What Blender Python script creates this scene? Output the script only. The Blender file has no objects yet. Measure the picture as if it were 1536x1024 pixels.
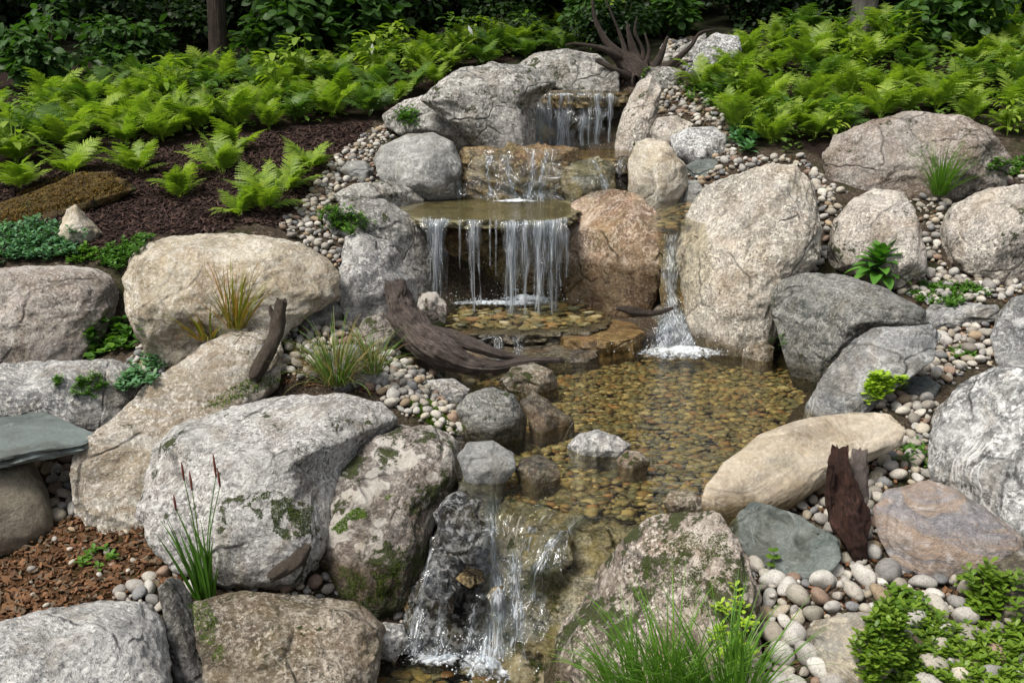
import bpy, math, random
import numpy as np
from mathutils import Vector, Matrix
random.seed(7); np.random.seed(7)
R = math.radians
SC = bpy.context.scene
COL = SC.collection

# ------------------------------------------------------------------ camera, sky, sun, exposure
CAMZ, PITCH, F = 1.75, R(16.0), 1500.0            # F = focal length in pixels of the 1536 px wide photograph
cam = bpy.data.objects.new('camera', bpy.data.cameras.new('camera'))
COL.objects.link(cam)
cam.location = (0, 0, CAMZ); cam.rotation_euler = (math.pi/2 - PITCH, 0, 0)
cam.data.sensor_width = 36.0; cam.data.lens = 36.0*F/1536.0
cam.data.clip_start = 0.05; cam.data.clip_end = 500
SC.camera = cam
SUN_EL, SUN_AZ = R(60), R(-125)                    # azimuth counted from +Y towards +X: sun behind-left of the camera
world = bpy.data.worlds.new('World'); SC.world = world; world.use_nodes = True
wn = world.node_tree; bg = wn.nodes['Background']
sky = wn.nodes.new('ShaderNodeTexSky'); sky.sky_type = 'NISHITA'; sky.sun_disc = False
sky.sun_elevation = SUN_EL; sky.sun_rotation = SUN_AZ; sky.dust_density = 4.0; sky.air_density = 1.0
hs = wn.nodes.new('ShaderNodeHueSaturation'); hs.inputs['Saturation'].default_value = 0.35
wn.links.new(sky.outputs[0], hs.inputs['Color']); wn.links.new(hs.outputs[0], bg.inputs[0])
bg.inputs[1].default_value = 0.10
sun = bpy.data.objects.new('sun', bpy.data.lights.new('sun', 'SUN')); COL.objects.link(sun)
sun.data.energy = 3.0; sun.data.angle = R(17); sun.data.color = (1.0, 0.955, 0.88)
sd = Vector((math.sin(SUN_AZ)*math.cos(SUN_EL), math.cos(SUN_AZ)*math.cos(SUN_EL), math.sin(SUN_EL)))
sun.rotation_euler = sd.to_track_quat('Z', 'Y').to_euler()
vs = SC.view_settings
vs.view_transform = 'Standard'; vs.look = 'None'; vs.exposure = 0.56; vs.gamma = 1.0; vs.use_curve_mapping = False
SC.render.engine = 'CYCLES'
SC.cycles.max_bounces = 8; SC.cycles.transparent_max_bounces = 24

# ------------------------------------------------------------------ helpers
CAM = np.array([0, 0, CAMZ])
ca, sa = math.cos(PITCH), math.sin(PITCH)
def ray(u, v):
    xr, yr = (u-768)/F, (512-v)/F
    return np.array([xr, ca+yr*sa, -sa+yr*ca])
def P(u, v, Y):                                    # the point that far forward of the camera
    r = ray(u, v); return CAM + r*(Y/r[1])
def PZ(u, v, z):                                   # the point at that height
    r = ray(u, v); return CAM + r*((z-CAMZ)/r[2])
def V3(a): return Vector((float(a[0]), float(a[1]), float(a[2])))

def _hash(ix, iy, iz, seed):
    h = (ix.astype(np.int64)*374761393 + iy.astype(np.int64)*668265263 + iz.astype(np.int64)*2147483647 + seed*974634777) & 0xffffffff
    h = ((h ^ (h >> 13))*1274126177) & 0xffffffff
    h = (h ^ (h >> 16)) & 0xffffffff
    return h/4294967295.0
def vnoise(p, seed=0):
    f = np.floor(p); t = p-f; t = t*t*t*(t*(t*6-15)+10); i = f.astype(np.int64)
    x, y, z = i[:, 0], i[:, 1], i[:, 2]; a, b, c = t[:, 0], t[:, 1], t[:, 2]
    def h(dx, dy, dz): return _hash(x+dx, y+dy, z+dz, seed)
    l = lambda A, B, w: A+(B-A)*w
    return l(l(l(h(0,0,0), h(1,0,0), a), l(h(0,1,0), h(1,1,0), a), b), l(l(h(0,0,1), h(1,0,1), a), l(h(0,1,1), h(1,1,1), a), b), c)*2-1
def fbm(p, octv=4, seed=0, gain=0.5):
    s = 0; a = 1; n = 0
    for k in range(octv):
        s = s + a*vnoise(p*(2.03**k)+k*17.3, seed+k); n += a; a *= gain
    return s/n
def ridged(p, octv=3, seed=0):
    s = 0; a = 1; n = 0
    for k in range(octv):
        s = s + a*(1-2*np.abs(vnoise(p*(2.1**k)+k*9.1, seed+k))); n += a; a *= 0.5
    return s/n

def mesh_np(name, V, Fc, mat=None, smooth=True):
    me = bpy.data.meshes.new(name)
    V = np.asarray(V, dtype=np.float32)
    if isinstance(Fc, np.ndarray):
        n, k = Fc.shape
        me.vertices.add(len(V)); me.vertices.foreach_set('co', V.ravel())
        me.loops.add(n*k); me.loops.foreach_set('vertex_index', Fc.ravel().astype(np.int32))
        me.polygons.add(n); me.polygons.foreach_set('loop_start', np.arange(0, n*k, k, dtype=np.int32))
        me.polygons.foreach_set('loop_total', np.full(n, k, dtype=np.int32))
        me.update(calc_edges=True)
    else:
        me.from_pydata(V.tolist(), [], Fc); me.update()
    me.polygons.foreach_set('use_smooth', np.full(len(me.polygons), smooth))
    if mat: me.materials.append(mat)
    return me
def link(name, data, parent=None, loc=None):
    o = bpy.data.objects.new(name, data); COL.objects.link(o)
    if loc is not None: o.location = V3(loc)
    if parent is not None: o.parent = parent
    return o
def tag(o, label=None, cat=None, group=None, kind=None):
    if label: o['label'] = label
    if cat: o['category'] = cat
    if group: o['group'] = group
    if kind: o['kind'] = kind
    return o
class MB:                                          # collects faces of ONE mesh
    def __init__(s): s.v = []; s.f = []
    def add(s, vs_, fs):
        b = len(s.v); s.v += [tuple(map(float, a)) for a in vs_]; s.f += [tuple(i+b for i in f) for f in fs]
    def obj(s, name, mat, parent=None, loc=None, smooth=True):
        return link(name, mesh_np(name, s.v, s.f, mat, smooth), parent, loc)
    def mesh(s, name, mat, smooth=True): return mesh_np(name, s.v, s.f, mat, smooth)

def leaf(mb, b, d, n, L, W, curl=0.3, fold=0.15, seg=4, shape=None, teeth=0):
    """one leaf blade from b along d, facing n"""
    d = Vector(d).normalized(); s = d.cross(Vector(n))
    if s.length < 1e-4: s = d.cross(Vector((1, 0.1, 0)))
    s.normalize(); n = s.cross(d).normalized(); vs_ = []; p = Vector(b); ang = 0
    for i in range(seg+1):
        t = i/seg
        w = (shape(t) if shape else math.sin(math.pi*min(1, (0.06+0.94*t)))**0.8)*W*0.5
        if teeth and i % 2: w *= (1-teeth)
        dd = (d*math.cos(ang)-n*math.sin(ang)); nn = (n*math.cos(ang)+d*math.sin(ang))
        vs_ += [p-s*w+nn*(w*fold), p.copy(), p+s*w+nn*(w*fold)]
        p = p+dd*(L/seg); ang += curl/seg
    fs = []
    for i in range(seg):
        a = i*3; fs += [(a, a+1, a+4, a+3), (a+1, a+2, a+5, a+4)]
    mb.add(vs_, fs)
def blade(mb, b, d, L, W, bend=0.8, seg=5, side=None):
    d = Vector(d).normalized(); g = Vector((d.x, d.y, 0))
    if g.length < 1e-3: g = Vector((random.uniform(-1, 1), random.uniform(-1, 1), 0))
    g.normalize(); s = Vector((-g.y, g.x, 0))
    if side is not None: s = (s*math.cos(side)+Vector((0, 0, 1)).cross(s)*math.sin(side)).normalized()
    p = Vector(b); el = math.asin(max(-1, min(1, d.z))); vs_ = []
    for i in range(seg+1):
        t = i/seg; w = W*0.5*(1-t**1.6)*(0.65+0.7*min(1, t*3))+0.0004
        vs_ += [p-s*w, p+s*w]
        e = el-bend*t*t; p = p+(g*math.cos(e)+Vector((0, 0, math.sin(e))))*(L/seg)
    mb.add(vs_, [(2*i, 2*i+1, 2*i+3, 2*i+2) for i in range(seg)])
def smoothpath(pts, n):
    pts = [np.array(p, float) for p in pts]; k = len(pts); out = []
    q = [2*pts[0]-pts[1]]+pts+[2*pts[-1]-pts[-2]]
    for j in range(n):
        t = j/(n-1)*(k-1); i = min(int(t), k-2); f = t-i
        a, b, c, d = q[i], q[i+1], q[i+2], q[i+3]
        out.append(0.5*(2*b+(c-a)*f+(2*a-5*b+4*c-d)*f*f+(3*b-3*c+d-a)*f**3))
    return out
def tube(mb, pts, rad, n=30, seg=18, ridge=0.0, wob=0.0, seed=0, flat=1.0, freq=9, jag=0.0, rgh=0.0):
    """tapering limb with lengthwise ridges"""
    path = smoothpath([list(p)+[r] for p, r in zip(pts, rad)], n)
    vs_ = []; up = Vector((0.13, 0.2, 1)); rr = random.Random(seed)
    cen = [Vector(p[:3]) for p in path]
    A = np.array([[math.cos(2*math.pi*j/seg), math.sin(2*math.pi*j/seg)] for j in range(seg)])
    base = []
    prev = None
    for i, p in enumerate(path):
        t = (cen[min(i+1, n-1)]-cen[max(i-1, 0)]).normalized()
        if prev is None: s = t.cross(up).normalized()
        else: s = (prev-t*prev.dot(t)).normalized()
        prev = s; w = t.cross(s)
        nz = np.array([[A[j, 0]*freq*0.35, A[j, 1]*freq*0.35, i/n*2.2+seed] for j in range(seg)])
        nz2 = np.array([[A[j, 0]*2, A[j, 1]*2, i/n*7+seed] for j in range(seg)])
        k = 1+ridge*ridged(nz, 3, seed)+wob*vnoise(nz2, seed+3)
        if rgh:
            C3 = np.array(cen[i])[None, :]+np.stack([A[:, 0]*p[3], A[:, 1]*p[3], A[:, 0]*0], 1)
            k = k+rgh*ridged(C3*np.array([22, 22, 16])+seed, 4, seed+4)+rgh*.8*fbm(C3*9+seed, 3, seed+6)
        for j in range(seg):
            r = max(0.0005, p[3])*k[j]
            q = cen[i]+s*(A[j, 0]*r*flat)+w*(A[j, 1]*r)
            if jag and i in (0, n-1): q = q+t*(rr.uniform(-1, 1)*jag*p[3])
            base.append(q)
    fs = [(i*seg+j, i*seg+(j+1) % seg, (i+1)*seg+(j+1) % seg, (i+1)*seg+j) for i in range(n-1) for j in range(seg)]
    c0 = len(base); base.append(cen[0]); c1 = c0+1; base.append(cen[-1])
    fs += [(c0, (j+1) % seg, j) for j in range(seg)]+[(c1, (n-1)*seg+j, (n-1)*seg+(j+1) % seg) for j in range(seg)]
    mb.add(base, fs)

# ------------------------------------------------------------------ materials
def newmat(name):
    m = bpy.data.materials.new(name); m.use_nodes = True; nt = m.node_tree
    b = nt.nodes['Principled BSDF']; return m, nt, b
class N:                                           # terse node wiring
    def __init__(s, nt): s.nt = nt
    def n(s, t, **k):
        o = s.nt.nodes.new('ShaderNode'+t)
        for a, b in k.items(): setattr(o, a, b)
        return o
    def l(s, a, b): s.nt.links.new(a, b)
    def set(s, sock, v):
        if isinstance(v, bpy.types.NodeSocket): s.l(v, sock)
        else: sock.default_value = v
    def math(s, op, a, b=0.0, clamp=False):
        m = s.n('Math', operation=op, use_clamp=clamp); s.set(m.inputs[0], a); s.set(m.inputs[1], b); return m.outputs[0]
    def vmath(s, op, a, b):
        m = s.n('VectorMath', operation=op); s.set(m.inputs[0], a); s.set(m.inputs[1], b); return m.outputs[0]
    def noise(s, vec, scale, detail=4, rough=0.55, dist=0.0):
        m = s.n('TexNoise'); s.l(vec, m.inputs['Vector']); m.inputs['Scale'].default_value = scale
        m.inputs['Detail'].default_value = detail; m.inputs['Roughness'].default_value = rough; m.inputs['Distortion'].default_value = dist
        return m.outputs[0]
    def vor(s, vec, scale, feat='F1', out=0, rnd=1.0):
        m = s.n('TexVoronoi', feature=feat); s.l(vec, m.inputs['Vector']); m.inputs['Scale'].default_value = scale
        m.inputs['Randomness'].default_value = rnd; return m.outputs[out]
    def ramp(s, fac, *st, interp='LINEAR'):
        m = s.n('ValToRGB'); m.color_ramp.interpolation = interp; s.l(fac, m.inputs[0]); e = m.color_ramp.elements
        while len(e) < len(st): e.new(0.5)
        for i, (p, c) in enumerate(st):
            e[i].position = p; e[i].color = (c, c, c, 1) if isinstance(c, (int, float)) else tuple(c)+(1,)
        return m.outputs[0]
    def mix(s, fac, a, b, mode='MIX'):
        m = s.n('Mix', data_type='RGBA', blend_type=mode); s.set(m.inputs[0], fac)
        for k, c in ((6, a), (7, b)): s.set(m.inputs[k], tuple(c)+(1,) if isinstance(c, tuple) else c)
        return m.outputs[2]
    def hsv(s, c, h=0.5, sat=1.0, v=1.0):
        m = s.n('HueSaturation'); s.set(m.inputs['Color'], c); s.set(m.inputs['Hue'], h); s.set(m.inputs['Saturation'], sat); s.set(m.inputs['Value'], v)
        return m.outputs[0]
    def bump(s, h, strength=0.5, dist=0.01, normal=None):
        m = s.n('Bump'); s.l(h, m.inputs['Height']); m.inputs['Strength'].default_value = strength; m.inputs['Distance'].default_value = dist
        if normal is not None: s.l(normal, m.inputs['Normal'])
        return m.outputs[0]

def rock_mat(name, A, B, Cdark, Clight, speck=0.6, blotch=0.5, band=0.0, bandc=None, moss=0.0, rust=0.0, lichen=0.0,
             wet=None, rough=0.85, sscale=1.0, tilt=0.4, crack=0.5, mossc=(0.040, 0.052, 0.010), bumpk=1.0, algae=0.0):
    m, nt, bs = newmat(name); k = N(nt)
    tc = k.n('TexCoord'); oi = k.n('ObjectInfo'); ge = k.n('NewGeometry')
    off = k.math('MULTIPLY', oi.outputs['Random'], 37.0)
    co = k.vmath('ADD', tc.outputs['Object'], off)
    warp = k.n('TexNoise'); k.l(co, warp.inputs['Vector']); warp.inputs['Scale'].default_value = 5.0
    wv = k.vmath('ADD', co, k.vmath('MULTIPLY', warp.outputs['Color'], (0.12, 0.12, 0.12)))
    big = k.noise(co, 2.3, 5, 0.6, 0.4)
    zone_ = k.noise(k.vmath('ADD', co, (11, 3, 6)), 1.7, 6, 0.62, 0.6)
    c = k.mix(k.ramp(big, (0.42, 0.0), (0.56, 1.0)), A, B)
    c = k.mix(k.ramp(zone_, (0.5, 0.0), (0.57, 0.55)), c, k.mix(0.55, Clight, A))
    c = k.mix(k.ramp(zone_, (0.42, 0.5), (0.48, 0.0)), c, k.mix(0.5, Cdark, B))
    spz = k.math('MULTIPLY', k.ramp(k.noise(k.vmath('ADD', co, (1, 13, 6)), 3.0, 4, 0.6, 0.3), (0.4, 0.55), (0.58, 1.0)), min(1, speck*1.15))
    med = k.noise(wv, 9, 8, 0.68, 0.3)
    c = k.mix(k.math('MULTIPLY', k.ramp(med, (0.5, 0.0), (0.64, 1.0)), blotch), c, Cdark)
    med2 = k.noise(k.vmath('ADD', wv, (5.2, 1.7, 3.3)), 14, 9, 0.72, 0.2)
    c = k.mix(k.math('MULTIPLY', k.ramp(med2, (0.5, 0.0), (0.63, 1.0)), blotch), c, Clight)
    if band > 0:
        mp = k.n('Mapping'); k.l(wv, mp.inputs[0]); mp.inputs['Rotation'].default_value = (0.25, tilt, 0.3); mp.inputs['Scale'].default_value = (1.6, 2.5, 17)
        bn = k.noise(mp.outputs[0], 1.7, 6, 0.65, 0.4)
        c = k.mix(k.math('MULTIPLY', k.ramp(bn, (0.44, 0.0), (0.56, 1.0)), band), c, bandc or Cdark)
        bh = bn
    med3 = k.noise(k.vmath('ADD', wv, (7.7, 3.1, 5.9)), 34*sscale, 6, 0.7, 0.3)
    c = k.mix(k.math('MULTIPLY', k.ramp(med3, (0.51, 0.0), (0.58, 1.0)), 0.35+0.4*blotch*speck), c, k.mix(0.35, Cdark, c))
    c = k.mix(k.math('MULTIPLY', k.ramp(med3, (0.36, 1.0), (0.45, 0.0)), 0.5*blotch), c, Clight)
    # crystals: dark mica, pale feldspar
    n1 = k.noise(wv, 75*sscale, 3, 0.75)
    c = k.mix(k.math('MULTIPLY', k.ramp(n1, (0.52, 0.0), (0.59, 1.0)), spz), c, tuple(x*0.6 for x in Cdark))
    n2 = k.noise(k.vmath('ADD', co, (9, 9, 2)), 60*sscale, 4, 0.7)
    c = k.mix(k.math('MULTIPLY', k.ramp(n2, (0.525, 0.0), (0.6, 1.0)), spz), c, tuple(min(0.82, x*1.2) for x in Clight))
    if rust > 0:
        rn = k.noise(k.vmath('ADD', co, (2, 7, 1)), 3.5, 7, 0.7, 0.8)
        c = k.mix(k.math('MULTIPLY', k.ramp(rn, (0.5, 0.0), (0.64, 1.0)), rust), c, (0.34, 0.17, 0.06), 'MIX')
    if algae > 0:
        an = k.noise(k.vmath('ADD', co, (3, 3, 8)), 5, 7, 0.7, 0.5)
        c = k.mix(k.math('MULTIPLY', k.ramp(an, (0.44, 0.0), (0.6, 1.0)), algae), c, (0.17, 0.13, 0.02), 'MIX')
    if lichen > 0:
        ln = k.noise(k.vmath('ADD', co, (4, 1, 6)), 6, 3, 0.5); lv = k.vor(wv, 16, 'F1')
        lm = k.math('MULTIPLY', k.ramp(k.math('SUBTRACT', ln, k.math('MULTIPLY', lv, 0.25)), (0.40, 0.0), (0.44, 1.0)), lichen)
        c = k.mix(lm, c, (0.5, 0.47, 0.42))
    mps = k.n('Mapping'); k.l(wv, mps.inputs[0]); mps.inputs['Scale'].default_value = (3.2, 3.2, 1.1)
    stn = k.ramp(k.noise(mps.outputs[0], 1.6, 7, 0.68, 0.5), (0.5, 0.0), (0.6, 1.0))
    c = k.mix(k.math('MULTIPLY', stn, 0.55), c, k.mix(1.0, c, (0.50, 0.44, 0.36), 'MULTIPLY'))
    stn2 = k.ramp(k.noise(k.vmath('ADD', wv, (3.3, 8.1, 0.7)), 3.1, 8, 0.7, 0.6), (0.52, 0.0), (0.6, 1.0))
    c = k.mix(k.math('MULTIPLY', stn2, 0.4), c, k.mix(1.0, c, (0.55, 0.57, 0.56), 'MULTIPLY'))
    vn = k.noise(k.vmath('ADD', wv, (6.3, 2.1, 1.7)), 1.5, 5, 0.6, 1.2); vein = k.ramp(k.math('ABSOLUTE', k.math('SUBTRACT', vn, 0.5)), (0.0, 0.75), (0.012, 0.0))
    c = k.mix(k.math('MULTIPLY', vein, k.ramp(k.noise(co, 2.2, 2), (0.5, 0.0), (0.56, 0.8))), c, tuple(min(0.8, x*1.15) for x in Clight))
    # cracks
    cd = k.vor(wv, 2.6, 'DISTANCE_TO_EDGE'); cm = k.ramp(cd, (0.0, 1.0), (0.028, 0.0))
    cn = k.ramp(k.noise(co, 3.1, 3), (0.48, 0.0), (0.54, 1.0))
    crackm = k.math('MULTIPLY', k.math('MULTIPLY', cm, cn), crack)
    c = k.mix(crackm, c, tuple(x*0.35 for x in Cdark))
    rg = rough
    h = k.math('ADD', k.math('MULTIPLY', med, 1.2), k.math('MULTIPLY', n1, 0.35))
    h = k.math('ADD', h, k.math('MULTIPLY', med2, 0.8)); h = k.math('ADD', h, k.math('MULTIPLY', med3, 0.7))
    h = k.math('SUBTRACT', h, k.math('MULTIPLY', crackm, 1.6))
    if band > 0: h = k.math('ADD', h, k.math('MULTIPLY', bh, 1.2*band))
    if wet is not None:
        wz = k.n('SeparateXYZ'); k.l(ge.outputs['Position'], wz.inputs[0])
        zz = k.math('ADD', wz.outputs[2], k.math('MULTIPLY', k.noise(co, 6, 3), -0.16))
        mr = k.n('MapRange'); k.l(zz, mr.inputs[0]); mr.inputs[1].default_value = wet-0.1; mr.inputs[2].default_value = wet-0.03
        mr.inputs[3].default_value = 1.0; mr.inputs[4].default_value = 0.0; wm = mr.outputs[0]
        c = k.mix(wm, c, k.mix(1.0, c, (0.34, 0.30, 0.22), 'MULTIPLY'))
        rg = k.math('SUBTRACT', rough, k.math('MULTIPLY', wm, rough-0.18))
    if moss > 0:
        mn = k.noise(k.vmath('ADD', co, (1, 8, 4)), 4.0, 8, 0.72, 0.3)
        nz = k.n('SeparateXYZ'); k.l(ge.outputs['Normal'], nz.inputs[0])
        mn2 = k.noise(k.vmath('ADD', co, (6, 2, 4)), 22, 5, 0.7); mn = k.math('ADD', k.math('MULTIPLY', mn, 0.6), k.math('MULTIPLY', mn2, 0.4))
        mm = k.ramp(mn, (0.61-0.1*moss, 0.0), (0.64-0.1*moss, 1.0))
        mc = k.mix(k.noise(co, 60, 3), tuple(x*0.45 for x in mossc), tuple(x*1.7 for x in mossc))
        c = k.mix(k.math('MULTIPLY', mm, 0.95), c, mc)
        h = k.math('ADD', h, k.math('MULTIPLY', mm, k.math('MULTIPLY', k.noise(co, 140, 3), 1.6)))
    k.l(c, bs.inputs['Base Color']); k.set(bs.inputs['Roughness'], rg)
    bs.inputs['Specular IOR Level'].default_value = 0.35
    k.l(k.bump(h, 0.8*bumpk, 0.022), bs.inputs['Normal'])
    return m

M = {}
M['granite'] = rock_mat('speckled_granite', (0.50, 0.45, 0.37), (0.40, 0.37, 0.33), (0.16, 0.15, 0.13), (0.62, 0.58, 0.50), 0.85, 0.55, wet=0.07, rust=0.15)
M['granite_up'] = rock_mat('speckled_granite_dry', (0.47, 0.42, 0.35), (0.38, 0.35, 0.32), (0.15, 0.14, 0.12), (0.6, 0.55, 0.48), 0.85, 0.6, rust=0.12, moss=0.35)
M['pale'] = rock_mat('pale_grey_granite', (0.4, 0.385, 0.355), (0.3, 0.3, 0.295), (0.11, 0.11, 0.11), (0.58, 0.565, 0.53), 0.7, 0.75, band=0.35, bandc=(0.2, 0.2, 0.2), rust=0.06, sscale=.8)
M['whiterock'] = rock_mat('white_pitted_granite', (0.42, 0.41, 0.39), (0.35, 0.345, 0.335), (0.17, 0.17, 0.17), (0.53, 0.52, 0.5), 0.8, 0.45, crack=0.6, sscale=.9)
M['cream'] = rock_mat('cream_granite', (0.48, 0.435, 0.345), (0.42, 0.355, 0.25), (0.25, 0.22, 0.17), (0.58, 0.55, 0.49), 0.55, 0.65, rust=0.12, crack=0.3)
M['tan'] = rock_mat('tan_smooth_stone', (0.46, 0.39, 0.29), (0.40, 0.32, 0.22), (0.27, 0.235, 0.18), (0.57, 0.51, 0.42), 0.25, 0.4, band=0.35, bandc=(0.3, 0.27, 0.23), wet=0.06, crack=0.2, bumpk=0.5)
M['pinkgrey'] = rock_mat('pink_grey_granite', (0.42, 0.37, 0.32), (0.27, 0.22, 0.19), (0.17, 0.15, 0.13), (0.5, 0.47, 0.43), 0.7, 0.6, rust=0.08)
M['mossy'] = rock_mat('lichened_boulder_stone', (0.22, 0.19, 0.165), (0.14, 0.12, 0.105), (0.06, 0.056, 0.05), (0.42, 0.38, 0.34), 0.6, 0.75, moss=0.85, lichen=0.75, wet=-0.28, rust=0.1)
M['mossy2'] = rock_mat('streaked_mossy_granite', (0.37, 0.36, 0.34), (0.28, 0.265, 0.25), (0.12, 0.115, 0.11), (0.56, 0.55, 0.52), 0.7, 0.7, moss=0.45, band=0.35, bandc=(0.56, 0.55, 0.53), tilt=0.8, wet=-0.33, rust=0.06)
M['mossy3'] = rock_mat('warm_mossy_granite', (0.33, 0.275, 0.225), (0.22, 0.175, 0.14), (0.09, 0.075, 0.06), (0.52, 0.47, 0.41), 0.75, 0.8, moss=0.95, wet=-0.45, rust=0.2)
M['diag'] = rock_mat('streaked_pale_gneiss', (0.46, 0.43, 0.37), (0.35, 0.32, 0.27), (0.17, 0.15, 0.12), (0.6, 0.57, 0.52), 0.6, 0.6, band=0.6, bandc=(0.25, 0.19, 0.11), tilt=-0.75, rust=0.15, moss=0.1)
M['greengrey'] = rock_mat('dark_grey_schist', (0.14, 0.14, 0.125), (0.075, 0.08, 0.075), (0.03, 0.032, 0.03), (0.36, 0.35, 0.32), 0.55, 0.55, band=0.5, bandc=(0.26, 0.26, 0.24), wet=0.08, moss=0.25)
M['bandgrey'] = rock_mat('banded_grey_gneiss', (0.33, 0.33, 0.32), (0.2, 0.21, 0.21), (0.09, 0.09, 0.095), (0.55, 0.55, 0.53), 0.4, 0.55, band=0.6, bandc=(0.14, 0.145, 0.15), tilt=-0.6, wet=0.07, rust=0.06)
M['whitegrey'] = rock_mat('white_blotched_gneiss', (0.42, 0.42, 0.41), (0.3, 0.3, 0.3), (0.075, 0.078, 0.075), (0.70, 0.69, 0.67), 0.6, 0.95, band=0.3, bandc=(0.12, 0.12, 0.12), tilt=0.7, sscale=.7)
M['grey'] = rock_mat('smooth_grey_stone', (0.30, 0.30, 0.28), (0.18, 0.185, 0.18), (0.1, 0.1, 0.1), (0.46, 0.46, 0.43), 0.35, 0.5, band=0.35, bandc=(0.14, 0.14, 0.14), tilt=0.5)
M['upper'] = rock_mat('weathered_upper_granite', (0.34, 0.325, 0.3), (0.2, 0.195, 0.18), (0.07, 0.07, 0.06), (0.54, 0.52, 0.48), 0.6, 0.85, moss=0.55, band=0.25, bandc=(0.14, 0.13, 0.12), sscale=.7)
M['brownwet'] = rock_mat('wet_brown_boulder_stone', (0.33, 0.24, 0.16), (0.2, 0.115, 0.075), (0.09, 0.055, 0.035), (0.56, 0.47, 0.38), 0.7, 0.9, rust=0.3, algae=0.25, wet=0.4, rough=0.55)
M['brownup'] = rock_mat('brown_grey_weathered_stone', (0.17, 0.135, 0.105), (0.29, 0.265, 0.235), (0.13, 0.11, 0.095), (0.48, 0.44, 0.4), 0.55, 0.6, rust=0.12, moss=0.25)
M['redband'] = rock_mat('rust_banded_stone', (0.27, 0.25, 0.25), (0.2, 0.19, 0.2), (0.1, 0.095, 0.1), (0.45, 0.43, 0.42), 0.25, 0.35, band=0.6, bandc=(0.36, 0.25, 0.16), tilt=0.45, rust=0.12)
M['darkgrey'] = rock_mat('dark_grey_split_stone', (0.13, 0.125, 0.115), (0.075, 0.07, 0.065), (0.03, 0.03, 0.028), (0.33, 0.32, 0.3), 0.5, 0.7, band=0.5, bandc=(0.24, 0.23, 0.21), tilt=1.3, moss=0.4)
M['slate'] = rock_mat('dark_slate', (0.12, 0.145, 0.135), (0.07, 0.085, 0.08), (0.03, 0.033, 0.03), (0.26, 0.28, 0.26), 0.2, 0.4, band=0.5, bandc=(0.2, 0.22, 0.2), tilt=0.5, moss=0.2)
M['tanband'] = rock_mat('yellow_banded_stone', (0.48, 0.39, 0.26), (0.36, 0.32, 0.26), (0.2, 0.18, 0.15), (0.62, 0.55, 0.42), 0.3, 0.5, band=0.8, bandc=(0.27, 0.26, 0.24), tilt=-0.5, rust=0.25)
M['wetdark'] = rock_mat('wet_dark_rock', (0.07, 0.06, 0.045), (0.035, 0.035, 0.035), (0.012, 0.012, 0.012), (0.25, 0.22, 0.17), 0.5, 0.6, rust=0.2, algae=0.2, rough=0.18, moss=0.25)
M['wetblue'] = rock_mat('wet_blue_black_rock', (0.07, 0.074, 0.083), (0.03, 0.032, 0.036), (0.010, 0.010, 0.012), (0.36, 0.37, 0.37), 0.7, 0.9, algae=0.2, rough=0.12, sscale=.6, bumpk=2.0)
M['wetalgae'] = rock_mat('wet_algae_rock', (0.15, 0.125, 0.07), (0.085, 0.08, 0.06), (0.03, 0.03, 0.022), (0.36, 0.33, 0.24), 0.5, 0.7, algae=0.55, band=0.4, bandc=(0.42, 0.36, 0.22), tilt=1.0, rough=0.2, moss=0.5)
M['wetbrown'] = rock_mat('wet_brown_rock', (0.14, 0.095, 0.05), (0.07, 0.045, 0.025), (0.02, 0.015, 0.01), (0.38, 0.3, 0.17), 0.7, 0.9, rust=0.4, algae=0.35, rough=0.22, moss=0.15)
M['rustledge'] = rock_mat('wet_rust_ledge_stone', (0.2, 0.12, 0.05), (0.13, 0.08, 0.04), (0.04, 0.03, 0.018), (0.34, 0.24, 0.12), 0.4, 0.6, rust=0.4, algae=0.3, rough=0.25)
M['wetslab'] = rock_mat('wet_olive_slab_stone', (0.19, 0.18, 0.10), (0.12, 0.11, 0.07), (0.05, 0.045, 0.03), (0.27, 0.24, 0.15), 0.2, 0.35, algae=0.2, rough=0.25, bumpk=0.4)
M['wetflat'] = rock_mat('wet_speckled_streambed_rock', (0.19, 0.15, 0.115), (0.12, 0.1, 0.075), (0.045, 0.04, 0.03), (0.4, 0.36, 0.3), 0.8, 0.85, rust=0.15, algae=0.2, moss=0.4, rough=0.35)
M['bluestone'] = rock_mat('honed_bluestone', (0.12, 0.145, 0.14), (0.105, 0.125, 0.12), (0.085, 0.1, 0.095), (0.17, 0.195, 0.185), 0.25, 0.2, crack=0.0, rough=0.5, bumpk=0.25)
M['earthrock'] = rock_mat('dusty_brown_stone', (0.20, 0.17, 0.13), (0.16, 0.14, 0.1), (0.09, 0.08, 0.06), (0.27, 0.24, 0.18), 0.3, 0.3, bumpk=0.5)
M['mossmound'] = rock_mat('rust_brown_moss', (0.15, 0.085, 0.02), (0.09, 0.055, 0.013), (0.035, 0.02, 0.01), (0.16, 0.12, 0.03), 0.6, 0.7, moss=0.4, mossc=(0.07, 0.085, 0.015), crack=0.0, bumpk=1.6, sscale=1.4)

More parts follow.
